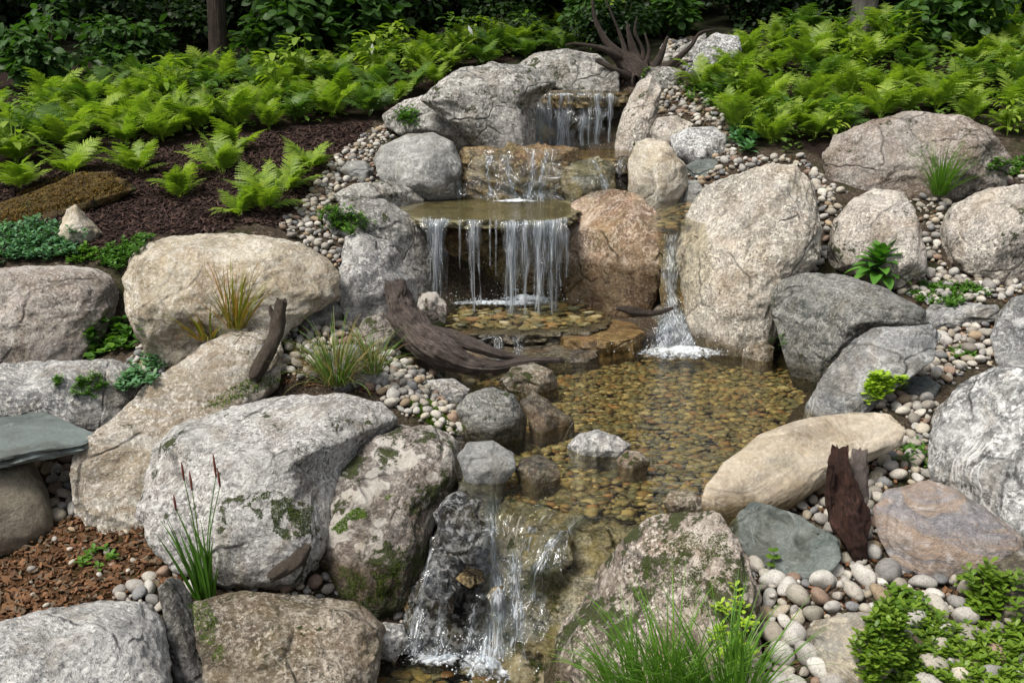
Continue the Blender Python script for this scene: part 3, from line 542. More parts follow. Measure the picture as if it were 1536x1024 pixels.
# ------------------------------------------------------------------ rocks
import bmesh
ICO = {}
def ico(level):
    if level not in ICO:
        bm = bmesh.new(); bmesh.ops.create_icosphere(bm, subdivisions=level, radius=1.0)
        ICO[level] = (np.array([v.co[:] for v in bm.verts]), np.array([[v.index for v in f.verts] for f in bm.faces])); bm.free()
    return ICO[level]
def facet(s, rng, K=10, q=14, lo=0.58, hi=0.93):
    n = rng.normal(size=(K, 3)); n /= np.linalg.norm(n, axis=1)[:, None]; c = rng.uniform(lo, hi, K)
    d = np.clip(s@n.T, 0, None)/c
    return (np.sum(d**q, 1)+1.0)**(-1.0/q)
def rock(px, Y, seed, depth=0.9, rough=1.0, facets=9, level=6, lean=0.35, block=0.0, q=20, strat=0.0, yaw=0.0):
    rng = np.random.default_rng(seed); px = np.array(px, float)
    x, y = px[:, 0], px[:, 1]; x2, y2 = np.roll(x, -1), np.roll(y, -1); cr = x*y2-x2*y
    cx = ((x+x2)*cr).sum()/(3*cr.sum()); cy = ((y+y2)*cr).sum()/(3*cr.sum())
    C0 = P(cx, cy, Y); Vw = C0-CAM; dist = np.linalg.norm(Vw); Vw /= dist
    X = np.cross(Vw, [0, 0, 1]); X /= np.linalg.norm(X); U = np.cross(X, Vw)
    q2 = []
    for k in range(len(px)):
        a, b = px[k], px[(k+1) % len(px)]
        for t in np.linspace(0, 1, 8, endpoint=False):
            r = ray(*(a+(b-a)*t)); r = r*dist/np.dot(r, Vw); q2.append([np.dot(r, X), np.dot(r, U)])
    q2 = np.array(q2); w, E = np.linalg.eigh(np.cov(q2.T)); sc = np.sqrt(w)*1.41
    wh = (q2@E)/sc
    th = np.linspace(-np.pi, np.pi, 180, endpoint=False); ang = np.arctan2(wh[:, 1], wh[:, 0]); rad = np.hypot(wh[:, 0], wh[:, 1])
    o = np.argsort(ang); Rt = np.interp(th, np.r_[ang[o]-2*np.pi, ang[o], ang[o]+2*np.pi], np.tile(rad[o], 3))
    ker = np.array([1, 2, 1])/4.0; Rt = np.convolve(np.r_[Rt[-1:], Rt, Rt[:1]], ker, 'valid')
    s, Fc = ico(level)
    p = s*facet(s, rng, facets, q)[:, None]
    if block: 
        m = (np.abs(s)**(2+block*4)).sum(1)**(1/(2+block*4)); p = s/m[:, None]*0.6+p*0.4
    off = rng.uniform(0, 50, 3)
    p = p*(1+0.12*fbm(s*1.2+off, 3, seed)+0.03*ridged(s*2.6+off, 3, seed+9))[:, None]
    pl = p@E.T if False else p
    # body axes: 0 and 2 span the view plane (already rotated to the outline's own axes), 1 is depth
    xz = np.stack([p[:, 0], p[:, 2]], 1)
    up = E.T@np.array([0, 1.0]); up_w = up/sc*np.mean(sc)          # image-up in whitened axes
    upn = up_w/np.linalg.norm(up_w); hgt = xz@upn
    dep = p[:, 1]+lean*hgt; xz = xz+(0.22*p[:, 1])[:, None]*upn
    a = np.arctan2(xz[:, 1], xz[:, 0]); rr = np.hypot(xz[:, 0], xz[:, 1])
    nb = 90 if level > 5 else 60; b = ((a+np.pi)/(2*np.pi)*nb).astype(int) % nb; mx = np.zeros(nb); np.maximum.at(mx, b, rr)
    mx = np.convolve(np.r_[mx[-1:], mx, mx[:1]], [0.25, 0.5, 0.25], 'valid')
    tb = -np.pi+(np.arange(nb)+0.5)*2*np.pi/nb
    mxx = np.interp(a, np.r_[tb[-1]-2*np.pi, tb, tb[0]+2*np.pi], np.r_[mx[-1], mx, mx[0]])
    rx = np.interp(a, np.r_[th, np.pi], np.r_[Rt, Rt[0]])
    xz = xz*(rx/mxx)[:, None]
    m = (xz*sc)@E.T
    size = float(np.sqrt(sc[0]*sc[1])); dd = dep*size*depth+yaw*m[:, 0]
    # horizontal depth axis blended with the view axis keeps the top face lying back
    off3 = m[:, :1]*X+m[:, 1:]*U+dd[:, None]*Vw
    pts3 = off3*1.0
    fq = pts3+C0
    disp = 0.017*fbm(fq*3.2+seed, 4, seed+2, 0.5)+0.006*ridged(fq*9+seed, 4, seed+5)+0.004*fbm(fq*38, 3, seed+7)
    disp = disp-0.02*np.clip(ridged(fq*3.1+seed*1.3, 3, seed+6)-0.45, 0, 1)
    if strat: disp += strat*ridged(fq*np.array([1.5, 1.5, 16])+m[:, :1]*np.array([0, 0, 5]), 3, seed+8)
    nrm = s@np.array([E[0, 0]*X+E[1, 0]*U, Vw, E[0, 1]*X+E[1, 1]*U])
    pts3 = pts3+nrm*(disp*rough*min(1.5, 0.5+size*2))[:, None]
    return C0, pts3, Fc, size
POND = [(640,560),(700,545),(830,540),(960,520),(1120,520),(1290,530),(1290,620),(1150,700),(1100,790),(960,790),(905,786),(850,768),(790,752),(745,748),(690,735),(680,690),(660,650)]
PW = [PZ(u, v, 0) for u, v in POND]
def ground_or_water(x, y):
    g = hz(x, y); return np.where(inpoly(np.asarray(x), np.asarray(y), PW), np.maximum(g, 0.012), g)
def root_down(w):                                   # the hidden underside reaches into the soil
    zc, z0 = w[:, 2].mean(), w[:, 2].min(); k = np.clip((zc-w[:, 2])/(zc-z0), 0, 1)**3
    gap = np.clip(w[:, 2]-hz(w[:, 0], w[:, 1])+.05, 0, .32); w = w.copy(); w[:, 2] -= k*gap; return w
GB = 'boulders and rocks set into the garden slope'
def boulder(px, Y, mat, label, seed, name='boulder', cat='boulder', **kw):
    u = [p[0] for p in px]; v = [p[1] for p in px]; ext = max(max(u)-min(u), max(v)-min(v))
    kw.setdefault('level', 7 if ext > 260 else 6 if ext > 90 else 5)
    C0, p3, Fc, size = rock(px, Y, seed, **kw)
    if 'stuck' not in (label or '') and 'knob' not in (label or ''): p3 = root_down(p3+C0)-C0
    o = link(name, mesh_np(name, p3, Fc, M[mat]), loc=C0)
    if label: tag(o, label, cat, GB)
    return o
BL = [
 ([(-150,410),(0,396),(90,394),(150,400),(172,412),(177,440),(170,480),(152,512),(110,530),(40,542),(-150,548)],5.75,'pinkgrey','blocky pink-grey granite boulder with flat top at the left edge beside the cream boulder',dict(block=.7,depth=.7,facets=3,yaw=0)),
 ([(180,420),(190,385),(215,363),(260,352),(330,348),(400,350),(450,362),(490,385),(508,410),(508,445),(470,465),(440,480),(400,505),(330,525),(260,525),(215,500),(190,465)],5.75,'cream','largest cream yellow boulder, long and rounded, below the mulch bed',dict(depth=.8,facets=7)),
 ([(-100,555),(0,545),(60,540),(170,538),(200,548),(215,575),(200,620),(160,650),(80,655),(-100,650)],5.35,'pale','low pale rock with moss tufts lying under the blocky boulder, behind the bluestone slab',dict(depth=.6,yaw=0)),
 ([(108,700),(122,658),(168,628),(215,580),(260,545),(310,508),(385,478),(418,486),(430,520),(420,580),(360,630),(300,680),(262,740),(240,785),(180,790),(130,772),(112,745)],4.8,'diag','long pale boulder streaked with tan, slanting down to the left beside the bluestone slab',dict(depth=.5,facets=6,lean=.6,yaw=.35)),
 ([(205,770),(213,710),(228,660),(260,632),(330,606),(420,588),(520,586),(580,598),(605,625),(580,655),(540,700),(505,750),(480,810),(440,855),(340,855),(270,840),(225,810)],4.3,'mossy2','huge pale grey boulder with dark moss patches behind the reed clump',dict(depth=.75,facets=7)),
 ([(472,805),(482,750),(510,700),(545,660),(590,637),(650,637),(690,662),(704,700),(694,735),(668,760),(652,800),(640,840),(612,880),(560,905),(515,890),(480,850)],4.0,'mossy','rounded dark boulder with pale lichen spots and moss, left of the lower waterfall',dict(depth=.8,facets=7)),
 ([(-90,680),(0,685),(50,688),(74,735),(80,785),(40,805),(0,812),(-90,815)],4.35,'earthrock','dusty brown stone carrying the bluestone slab at the left edge',dict(depth=.6,block=.4,rough=.5)),
 ([(-150,985),(0,936),(60,910),(150,896),(225,898),(250,928),(260,985),(262,1100),(100,1150),(-150,1150)],3.25,'whiterock','white pitted granite boulder in the bottom left corner',dict(depth=.8,facets=5)),
 ([(236,880),(255,862),(275,868),(290,900),(306,960),(332,1020),(350,1100),(275,1110),(258,1000),(245,930)],3.22,'darkgrey','narrow dark slaty rock wedged between the two lowest rocks on the left',dict(fixy=1,depth=.8,facets=9,strat=.01)),
 ([(280,900),(370,883),(470,888),(540,903),(580,940),(575,990),(545,1100),(330,1100),(300,990)],3.5,'wetflat','flat damp speckled brown rock at the bottom below the reed clump',dict(depth=.8,facets=6)),
 ([(85,352),(100,315),(113,306),(130,325),(157,350),(140,362),(105,364)],6.35,'cream','small pointed cream rock standing alone on the dark mulch',dict(depth=.9)),
 ([(430,462),(450,445),(500,445),(517,465),(505,492),(450,498),(430,482)],5.45,'grey','grey stone with greenish patch between the cream boulder and the upright rock',dict(depth=.9)),
 ([(448,436),(462,428),(482,430),(484,444),(455,448)],5.65,'grey','small dark grey stone on top of the gravel by the cream boulder',dict(depth=.9)),
 ([(512,455),(512,400),(518,355),(535,346),(590,362),(606,395),(628,420),(628,455),(600,475),(560,482),(522,478)],5.95,'pale','upright pale grey rock left of the wide waterfall, behind the driftwood trunk',dict(depth=.8,facets=10)),
 ([(500,292),(530,276),(580,271),(622,281),(640,300),(622,314),(580,320),(515,315)],7.0,'upper','low flat grey rock just below the round grey boulder, left of the slab',dict(depth=.8)),
 ([(490,325),(520,303),(575,298),(610,320),(642,345),(658,395),(655,440),(625,445),(606,400),(590,375),(550,362),(505,355)],6.6,'upper','sloping grey rock whose dark wet end meets the wide slab waterfall',dict(depth=.8)),
 ([(557,240),(570,218),(610,200),(650,198),(680,213),(694,245),(692,292),(650,298),(600,285),(570,270)],7.45,'grey','smooth round grey boulder left of the middle cascade',dict(depth=.9,facets=5,rough=.6)),
 ([(630,150),(660,120),(690,101),(740,91),(795,97),(838,125),(814,145),(802,180),(800,218),(740,220),(690,190)],8.8,'upper','big weathered grey boulder left of the top waterfall',dict(depth=.8)),
 ([(572,172),(605,150),(660,138),(715,140),(736,178),(732,218),(690,222),(640,208),(600,202),(578,190)],8.4,'upper','angular grey boulder with a dark face left of the top waterfall, lower one',dict(depth=.8,facets=7)),
 ([(768,98),(800,80),(850,71),(900,82),(928,108),(928,135),(870,140),(820,125)],9.5,'upper','mossy grey boulder behind the top waterfall, left of the root stump',dict(depth=.9)),
 ([(922,212),(934,170),(958,122),(978,113),(992,135),(988,170),(978,205),(955,228),(928,225)],8.5,'granite_up','upright pointed rock right of the top waterfall with a tan wet side',dict(depth=.9,facets=8)),
 ([(974,200),(985,178),(1015,174),(1042,186),(1040,212),(1005,222),(980,215)],8.3,'granite_up','small pinkish rock right of the pointed rock by the top waterfall',dict()),
 ([(1004,205),(1030,192),(1070,190),(1092,202),(1094,228),(1078,242),(1040,243),(1010,228)],8.1,'whitegrey','black and white mottled rock right of the upper stream, below the gravel',dict()),
 ([(942,245),(953,212),(972,205),(1000,213),(1030,248),(1032,278),(1010,298),(970,305),(945,290)],7.6,'cream','cream pointed rock right of the middle cascade',dict(depth=.9,facets=7)),
 ([(1028,250),(1045,238),(1075,238),(1088,255),(1075,272),(1040,276)],7.6,'slate','small dark green-grey stone behind the tall speckled boulder, left one',dict()),
 ([(1010,280),(1025,268),(1048,270),(1056,285),(1040,302),(1015,300)],7.2,'grey','small grey stone at the head of the right waterfall',dict()),
 ([(838,345),(855,303),(885,285),(920,279),(962,290),(985,320),(997,360),(994,425),(975,462),(900,470),(840,462),(834,400)],6.65,'brownwet','big wet red-brown boulder between the two waterfalls in the centre',dict(depth=.75,facets=9)),
 ([(1022,330),(1055,278),(1100,258),(1160,242),(1197,245),(1217,275),(1234,340),(1226,392),(1195,432),(1165,480),(1152,510),(1110,525),(1065,515),(1035,480),(1016,430),(1012,370)],6.25,'granite','tall speckled granite boulder right of the right-hand waterfall',dict(depth=.75,facets=6,q=16)),
 ([(1233,235),(1250,200),(1300,178),(1370,166),(1440,170),(1492,195),(1518,235),(1510,275),(1430,295),(1330,298),(1260,298),(1240,270)],7.8,'brownup','wide brown-grey boulder at the foot of the right fern bed, behind the grass tuft',dict(depth=.6,facets=8)),
 ([(1237,375),(1250,330),(1280,295),(1310,281),(1355,285),(1372,310),(1382,350),(1390,400),(1350,415),(1290,415),(1245,400)],6.65,'granite_up','rounded triangular granite boulder behind the broad-leaved rosette plant',dict(depth=.8,facets=6)),
 ([(1408,345),(1420,310),(1450,290),(1500,278),(1620,270),(1640,350),(1620,405),(1500,415),(1440,410),(1415,395)],6.7,'granite_up','rounded granite boulder at the right edge above the gravel path',dict(depth=.8,facets=5)),
 ([(1152,440),(1162,420),(1210,407),(1270,414),(1330,435),(1382,465),(1380,490),(1330,500),(1290,515),(1270,540),(1252,562),(1225,565),(1192,540),(1168,500)],5.8,'greengrey','dark green-grey boulder overhanging the right end of the pond',dict(depth=.8,facets=9,strat=.006)),
 ([(1203,640),(1212,600),(1238,560),(1268,520),(1308,490),(1350,486),(1398,484),(1412,500),(1400,540),(1355,575),(1320,600),(1285,632),(1230,648)],5.05,'bandgrey','banded grey boulder slanting from the gravel into the right side of the pond',dict(depth=.6,facets=8,lean=.6,strat=.006)),
 ([(1058,768),(1066,725),(1090,690),(1140,650),(1200,628),(1280,614),(1340,616),(1368,640),(1360,668),(1310,690),(1250,715),(1190,755),(1110,785)],4.02,'tan','long smooth tan boulder at the front right shore of the pond',dict(depth=.6,facets=4,rough=.4,lean=.4,yaw=.55)),
 ([(1386,665),(1394,610),(1430,570),(1490,547),(1640,535),(1680,650),(1660,810),(1530,785),(1450,750),(1400,715)],4.2,'whitegrey','large white and black mottled boulder at the right edge',dict(depth=.7,facets=7)),
 ([(1310,762),(1330,735),(1390,721),(1430,733),(1500,775),(1545,810),(1548,835),(1480,850),(1400,860),(1350,845),(1322,812)],3.75,'redband','flat pointed stone banded in rust and grey on the right gravel',dict(depth=.6,facets=9,rough=.6,strat=.005)),
 ([(1072,768),(1130,752),(1200,773),(1256,808),(1262,838),(1235,864),(1190,875),(1150,858),(1105,820)],3.75,'slate','dark green slate stone below the long tan boulder',dict(depth=.6,facets=9,strat=.005)),
 ([(780,1120),(805,1000),(832,915),(880,870),(925,810),(970,775),(1020,766),(1076,774),(1112,830),(1132,880),(1136,950),(1130,1120)],3.3,'mossy3','large warm grey mossy boulder in front of the pond, behind the bottom grass',dict(depth=.6,facets=8)),
 ([(1202,950),(1220,930),(1290,916),(1342,924),(1365,950),(1325,1015),(1290,1028),(1240,1005),(1205,972)],2.98,'tanband','yellow banded stone at the bottom right beside the rosette groundcover',dict(depth=.8,facets=7,strat=.004)),
 ([(1475,880),(1490,845),(1530,822),(1620,815),(1630,930),(1560,950),(1500,930)],3.3,'bandgrey','pale grey boulder at the right edge just above the groundcover',dict(depth=.8)),
 ([(600,985),(625,890),(642,800),(662,745),(698,720),(738,722),(752,770),(752,850),(748,930),(740,1000),(640,1010)],3.78,'wetblue','glistening blue-black rock under the lower waterfall on its left side',dict(depth=.6,facets=12,rough=3.2)),
 ([(735,770),(755,735),(830,735),(890,755),(975,780),(960,850),(900,930),(860,1000),(800,1030),(745,1020),(745,900),(740,820)],3.67,'wetalgae','wet yellow-green rock under the lip of the lower waterfall on its right side',dict(depth=.6,facets=12,rough=2.6,strat=.012)),
 ([(686,685),(700,662),(740,661),(770,680),(772,702),(740,716),(700,712)],4.2,'grey','grey mottled stone at the outlet of the pond beside the lichened boulder',dict()),
 ([(683,612),(700,590),(735,580),(772,592),(792,625),(787,650),(740,660),(700,650)],4.65,'greengrey','green-speckled round stone at the left shore of the pond',dict(depth=.9,facets=5)),
 ([(780,602),(800,586),(825,600),(864,630),(858,645),(800,647)],4.75,'wetdark','dark mossy wet stone right of the green-speckled stone at the pond shore',dict()),
 ([(748,572),(765,550),(800,544),(830,555),(838,578),(800,588),(760,586)],5.3,'wetflat','brown mottled stone at the foot of the driftwood trunk',dict()),
 ([(852,668),(868,650),(895,642),(925,650),(948,667),(935,684),(870,684)],4.4,'pale','pale rock poking out of the middle of the pond',dict(facets=10,rough=1.3)),
 ([(772,706),(785,686),(810,682),(835,696),(842,714),(800,722)],4.1,'wetdark','small dark wet stone at the pond outlet',dict()),
 ([(994,752),(1005,735),(1030,732),(1052,748),(1055,764),(1010,770)],3.8,'wetflat','small tan wet stone near the front shore of the pond',dict()),
 ([(925,690),(940,676),(960,678),(975,692),(960,702),(935,702)],4.3,'wetflat','tiny brown stone just right of the pale pond rock',dict()),
 ([(1112,530),(1120,512),(1145,508),(1162,520),(1160,538),(1130,542)],5.75,'wetflat','small pinkish stone between the speckled granite boulder and the pond',dict()),
 ([(1486,505),(1495,470),(1520,445),(1620,430),(1630,540),(1560,550),(1500,535)],5.2,'bandgrey','grey boulder at the right edge beside the gravel, above the mottled boulder',dict(depth=.8)),
 ([(1385,475),(1395,457),(1440,453),(1495,458),(1503,480),(1440,492),(1395,490)],5.5,'bandgrey','flat grey stone in the right gravel below the creeping herb',dict()),
 ([(1345,585),(1360,565),(1390,562),(1412,578),(1405,596),(1360,598)],4.75,'slate','small dark brown stone in the gravel beside the lime green plant',dict()),
 ([(1105,742),(1125,728),(1155,730),(1165,748),(1130,758)],3.95,'grey','small grey stone tucked against the lower end of the long tan boulder',dict()),
 ([(530,500),(545,478),(575,468),(592,500),(570,530),(540,525)],5.35,'mossy','rough brown stone left of the driftwood trunk',dict()),
 ([(618,585),(640,570),(680,568),(705,584),(690,602),(640,600)],4.75,'pale','flat pale stone on the gravel by the pond left of the brown mottled stone',dict()),
 ([(508,256),(520,240),(545,240),(562,256),(552,272),(520,270)],7.4,'grey','small pale grey stone left of the round grey boulder',dict()),
 ([(475,560),(500,520),(545,515),(575,545),(560,575),(500,580)],4.95,'grey','flat grey stone behind the straw-coloured grass clump',dict()),
 ([(622,465),(632,440),(655,437),(672,455),(668,482),(640,488)],6.0,'mossy','mossy stone between the upright pale rock and the shelf pool',dict()),
 ([(1022,112),(1045,68),(1072,49),(1108,54),(1114,78),(1085,100),(1045,118)],9.9,'whitegrey','blue-grey pointed rock right of the root stump at the top',dict()),
 ([(955,118),(968,100),(1000,98),(1025,108),(1015,128),(970,130)],9.5,'upper','grey rounded rock in front of the root stump',dict()),
 ([(1000,90),(1020,70),(1060,48),(1060,70),(1030,95)],10.1,'upper','dark brown rock behind the root stump',dict()),
 ([(440,225),(455,200),(500,196),(520,215),(480,235)],8.6,'upper',None,dict()),
 # streambed
 ([(632,345),(660,330),(760,325),(860,330),(870,400),(862,462),(760,470),(640,468),(625,400)],7.0,'wetbrown','wet brown rock wall behind the strands of the wide slab waterfall',dict(depth=.35,facets=14,block=.3,rough=4)),
 ([(955,500),(985,455),(1020,450),(1060,480),(1075,545),(1010,560),(960,550)],6.3,'wetdark','dark wet rock under the foot of the right waterfall',dict(depth=.5,rough=1.5)),
 ([(975,345),(1000,335),(1040,340),(1055,380),(1060,480),(1000,490),(985,420)],6.45,'wetbrown','wet mossy rock behind the right waterfall',dict(depth=.5,block=.3,rough=1.5)),
 ([(688,250),(700,226),(780,222),(860,226),(870,260),(860,312),(760,318),(690,312)],7.62,'wetbrown','wet brown rock face of the middle cascade, left part',dict(depth=.4,block=.6,facets=12,rough=2.6,strat=.015)),
 ([(838,262),(860,240),(895,236),(918,250),(922,290),(890,308),(850,306)],7.5,'wetalgae','yellow-brown rounded rock in the middle cascade',dict(rough=3)),
 ([(905,240),(940,232),(965,240),(975,300),(930,305),(908,290)],7.75,'wetdark','dark wet rock at the right end of the middle cascade',dict(depth=.5,rough=1.5)),
 ([(790,150),(805,136),(870,134),(935,138),(945,170),(935,222),(860,228),(795,225)],9.0,'wetdark','dark mossy rock wall behind the top waterfall',dict(depth=.3,block=.5,facets=9,rough=2)),
 ([(650,770),(668,742),(700,730),(722,750),(718,800),(690,830),(660,815)],3.62,'wetblue','dark glistening knob high on the lower waterfall, left of the main strand',dict(rough=3,facets=12,fixy=1)),
 ([(632,860),(655,835),(690,842),(700,880),(672,905),(640,898)],3.58,'wetblue','dark glistening knob halfway down the left side of the lower waterfall',dict(rough=3,facets=12,fixy=1)),
 ([(770,800),(800,780),(850,790),(860,840),(820,870),(780,860)],3.56,'wetalgae','craggy olive knob on the right side of the lower waterfall',dict(rough=3,facets=12,fixy=1)),
 ([(596,900),(620,880),(650,890),(655,920),(620,935)],3.75,'wetbrown','wet orange-brown stone left of the lower waterfall',dict()),
 ([(560,950),(575,932),(605,935),(612,960),(590,975),(565,970)],3.55,'pale','pale wet stone at the left foot of the lower waterfall',dict()),
 ([(682,868),(700,850),(725,855),(728,872),(705,882)],3.56,'wetbrown','small brown stone stuck in the lower waterfall, left one',dict()),
 ([(728,895),(738,880),(755,878),(752,896),(738,908)],3.5,'wetbrown','small tan stone stuck in the lower waterfall beside the main strand',dict()),
 ([(655,895),(670,882),(684,890),(680,920),(664,918)],3.6,'wetflat','pale flat stone stuck in the lower waterfall, leftmost',dict()),
]
for i, (px, Y, mt, lb, kw) in enumerate(BL):
    if lb is None: continue
    small = max(p[0] for p in px)-min(p[0] for p in px) < 100
    free = any(t in lb for t in ('rock wall', 'face of', 'in the middle cascade', 'end of the middle cascade', 'foot of the right waterfall', 'under the', 'stuck', 'behind the right waterfall', 'knob', 'orange-brown stone', 'left foot of')) and 'stone slab' not in lb
    if kw.pop('fixy', 0) or free: pass
    else:
        vmax = max(p[1] for p in px); vmin = min(p[1] for p in px); um = sum(p[0] for p in px)/len(px)
        lows = [p for p in px if p[1] > vmax-0.45*(vmax-vmin) and -20 < p[0] < 1556]; H = [ground_hit(p[0], min(p[1], 1040)) for p in lows]
        xm = um-768; xx_ = np.array([h[0] for h in H]); yy_ = np.array([h[1] for h in H]); yw = 0.0
        if max(p[0] for p in px)-min(p[0] for p in px) > 110 and np.ptp(xx_) > .12 and len(H) > 2:
            yw = float(np.clip(np.polyfit(xx_, yy_, 1)[0]*.8, -.55, .55))
        kw.setdefault('yaw', yw); Y0 = Y                        # move it along until its foot rests on the ground or the water line
        for _ in range(7):
            C0, p3, Fc, size = rock(px, Y, 100+i*7, **dict(kw, level=3)); w = p3+C0; lo = w[np.argsort(w[:, 2])[:max(8, len(w)//14)]]
            cl = float((lo[:, 2]-ground_or_water(lo[:, 0], lo[:, 1])).mean()); tn = (CAMZ-float(lo[:, 2].mean()))/Y
            Y += float(np.clip((cl+.035)/(tn+.15), -.2, .2)); Y = min(max(Y, Y0-.55), Y0+.45)
        if abs(Y-Y0) > .3: print('moved', lb[:40], Y0, round(Y, 2), round(cl, 3))
    boulder(px, Y, mt, lb, 100+i*7, name='rock' if small or 'rock' in lb or 'stone' in lb else 'boulder', cat='rock' if small or 'rock' in lb or 'stone' in lb else 'boulder', **kw)
boulder([(-100,350),(0,305),(60,282),(120,256),(170,258),(205,285),(150,312),(70,335),(0,362),(-100,400)], 6.75, 'mossmound', 'low elongated mound covered with rust-brown moss at the left edge of the mulch', 900, name='moss_mound', cat='moss mound', depth=.7, facets=4)

# flagstones: an outline in plan, with chipped edges
def flag(plan, z, th, mat, name, label, seed, jag=0.012, n=9):
    q = []
    for i in range(len(plan)):
        a, b = np.array(plan[i][:2]), np.array(plan[(i+1) % len(plan)][:2])
        L = np.linalg.norm(b-a); k = max(2, int(L/0.02))
        q += [a+(b-a)*t for t in np.linspace(0, 1, k, endpoint=False)]
    q = np.array(q); c = q.mean(0); m = len(q)
    def ring(scale, zz, js):
        d = q-c; L = np.linalg.norm(d, axis=1)[:, None]
        w = fbm(np.c_[q*18, np.full(m, js)], 4, seed)[:, None]
        p = q+d/L*(jag*w*1.6+scale); return np.c_[p, np.full(m, zz)+0.004*vnoise(np.c_[q*9, np.full(m, js)], seed+1)]
    rings = [ring(0, -th, 1), ring(0.006, -th*0.7, 2), ring(-0.004, -th*0.45, 3), ring(0.004, -th*0.2, 4), ring(-0.002, -0.002, 4.5), ring(-0.012, 0.0, 4.7)]
    V_ = np.concatenate(rings+[np.array([[c[0], c[1], 0.0]]), np.array([[c[0], c[1], -th]])]); V_[:, 0] -= c[0]; V_[:, 1] -= c[1]
    fs = []
    for r in range(len(rings)-1):
        fs += [(r*m+j, r*m+(j+1) % m, (r+1)*m+(j+1) % m, (r+1)*m+j) for j in range(m)]
    t = len(rings)*m; r = len(rings)-1
    fs += [(r*m+j, r*m+(j+1) % m, t) for j in range(m)]+[((j+1) % m, j, t+1) for j in range(m)]
    o = link(name, mesh_np(name, V_, fs, M[mat], smooth=False), loc=(c[0], c[1], z))
    return tag(o, label, 'stone slab')
flag([PZ(u, v, 0.07) for u, v in [(-300,573),(0,575),(75,577),(84,585),(78,598),(64,606),(72,618),(90,626),(120,640),(150,652),(118,664),(60,674),(0,686),(-300,735)]], 0.07, 0.05, 'bluestone', 'stone_slab',
     'grey-green bluestone slab with a smooth top and a notched edge, at the left edge', 5)
flag([PZ(u, v, 0.715) for u, v in [(592,316),(602,310),(640,300),(700,294),(800,294),(858,303),(866,316),(856,326),(842,329),(800,331),(752,333),(735,330),(690,331),(640,329),(612,326)]], 0.715, 0.055, 'wetslab', 'spill_slab',
     'wide thin olive stone slab that the water spills over in the centre', 6, jag=.03)
flag([PZ(u, v, .985) for u, v in [(680,240),(700,222),(800,216),(960,216),(975,232),(940,240),(860,238),(760,242)]], .985, 0.10, 'wetbrown', 'spill_slab',
     'wet brown ledge under the upper pool, above the middle cascade', 7, jag=.03)
flag([PZ(u, v, 1.426) for u, v in [(792,140),(810,134),(880,131),(945,133),(942,141),(880,143),(830,143)]], 1.426, 0.10, 'wetbrown', 'spill_slab',
     'brown lip stone that the top waterfall pours over', 8, jag=.02)

flag([PZ(u, v, .10) for u, v in [(640,500),(655,470),(720,452),(860,452),(915,470),(912,486),(880,497),(830,499),(770,503),(700,501)]], .10, .07, 'wetdark', 'ledge_slab',
     'dark flat shelf slab with a shallow pool of pebbles below the wide slab waterfall', 9, jag=.03)
flag([PZ(u, v, .025) for u, v in [(650,530),(690,500),(780,495),(880,500),(905,520),(880,536),(810,538),(760,545),(700,546)]], .025, .12, 'wetdark', 'ledge_slab',
     'lower dark wet ledge just behind the driftwood trunk', 10, jag=.03)
flag([PZ(u, v, .075) for u, v in [(828,500),(850,484),(905,477),(950,483),(966,496),(950,508),(905,514),(850,511)]], .075, .17, 'rustledge', 'ledge_slab',
     'rust-brown flat ledge stone at the back of the pond in the centre', 11, jag=.02)
# ------------------------------------------------------------------ water
def sheet(px, z, mat, name='water', n=0):
    w = [PZ(u, v, z) for u, v in px]; ar = sum(w[i][0]*w[(i+1) % len(w)][1]-w[(i+1) % len(w)][0]*w[i][1] for i in range(len(w)))
    if ar < 0: w = w[::-1]                           # face up
    o = link(name, mesh_np(name, [(p[0], p[1], z) for p in w], [tuple(range(len(px)))], M[mat], smooth=False))
    return tag(o, kind='structure')
sheet(POND, 0.0, 'pond', 'pond_water')
sheet([(450,985),(560,925),(700,935),(830,935),(860,1100),(420,1100)], -0.575, 'pond', 'pool_water')
sheet([(648,492),(660,462),(720,446),(860,446),(912,468),(908,484),(880,492),(800,497),(700,496)], 0.125, 'film', 'pool_water')
sheet([(606,317),(648,301),(705,296),(800,296),(852,304),(858,318),(842,327),(800,329),(750,331),(690,329),(640,327),(616,324)], 0.722, 'film', 'pool_water')
sheet([(685,236),(702,222),(800,216),(958,216),(972,232),(940,237),(860,236),(760,239)], .995, 'film', 'pool_water')
sheet([(968,345),(985,305),(1045,300),(1070,320),(1050,347),(1010,350)], 0.735, 'film', 'pool_water')
sheet([(790,139),(812,133),(880,129),(948,131),(944,139),(880,141),(830,141)], 1.434, 'film', 'pool_water')

# ------------------------------------------------------------------ placing things by looking onto what is already built
bpy.context.view_layer.update()
DG = bpy.context.evaluated_depsgraph_get()
def cast(u, v, only=None, skip=('pond_water', 'pool_water')):
    o = Vector(CAM.tolist()); d = V3(ray(u, v)).normalized(); total = o.copy()
    for _ in range(6):
        hit, loc, nrm, idx, ob, mat = SC.ray_cast(DG, total, d)
        if not hit: return None
        if ob.name.split('.')[0] in skip: total = loc+d*0.002; continue
        return loc, nrm, ob
    return None

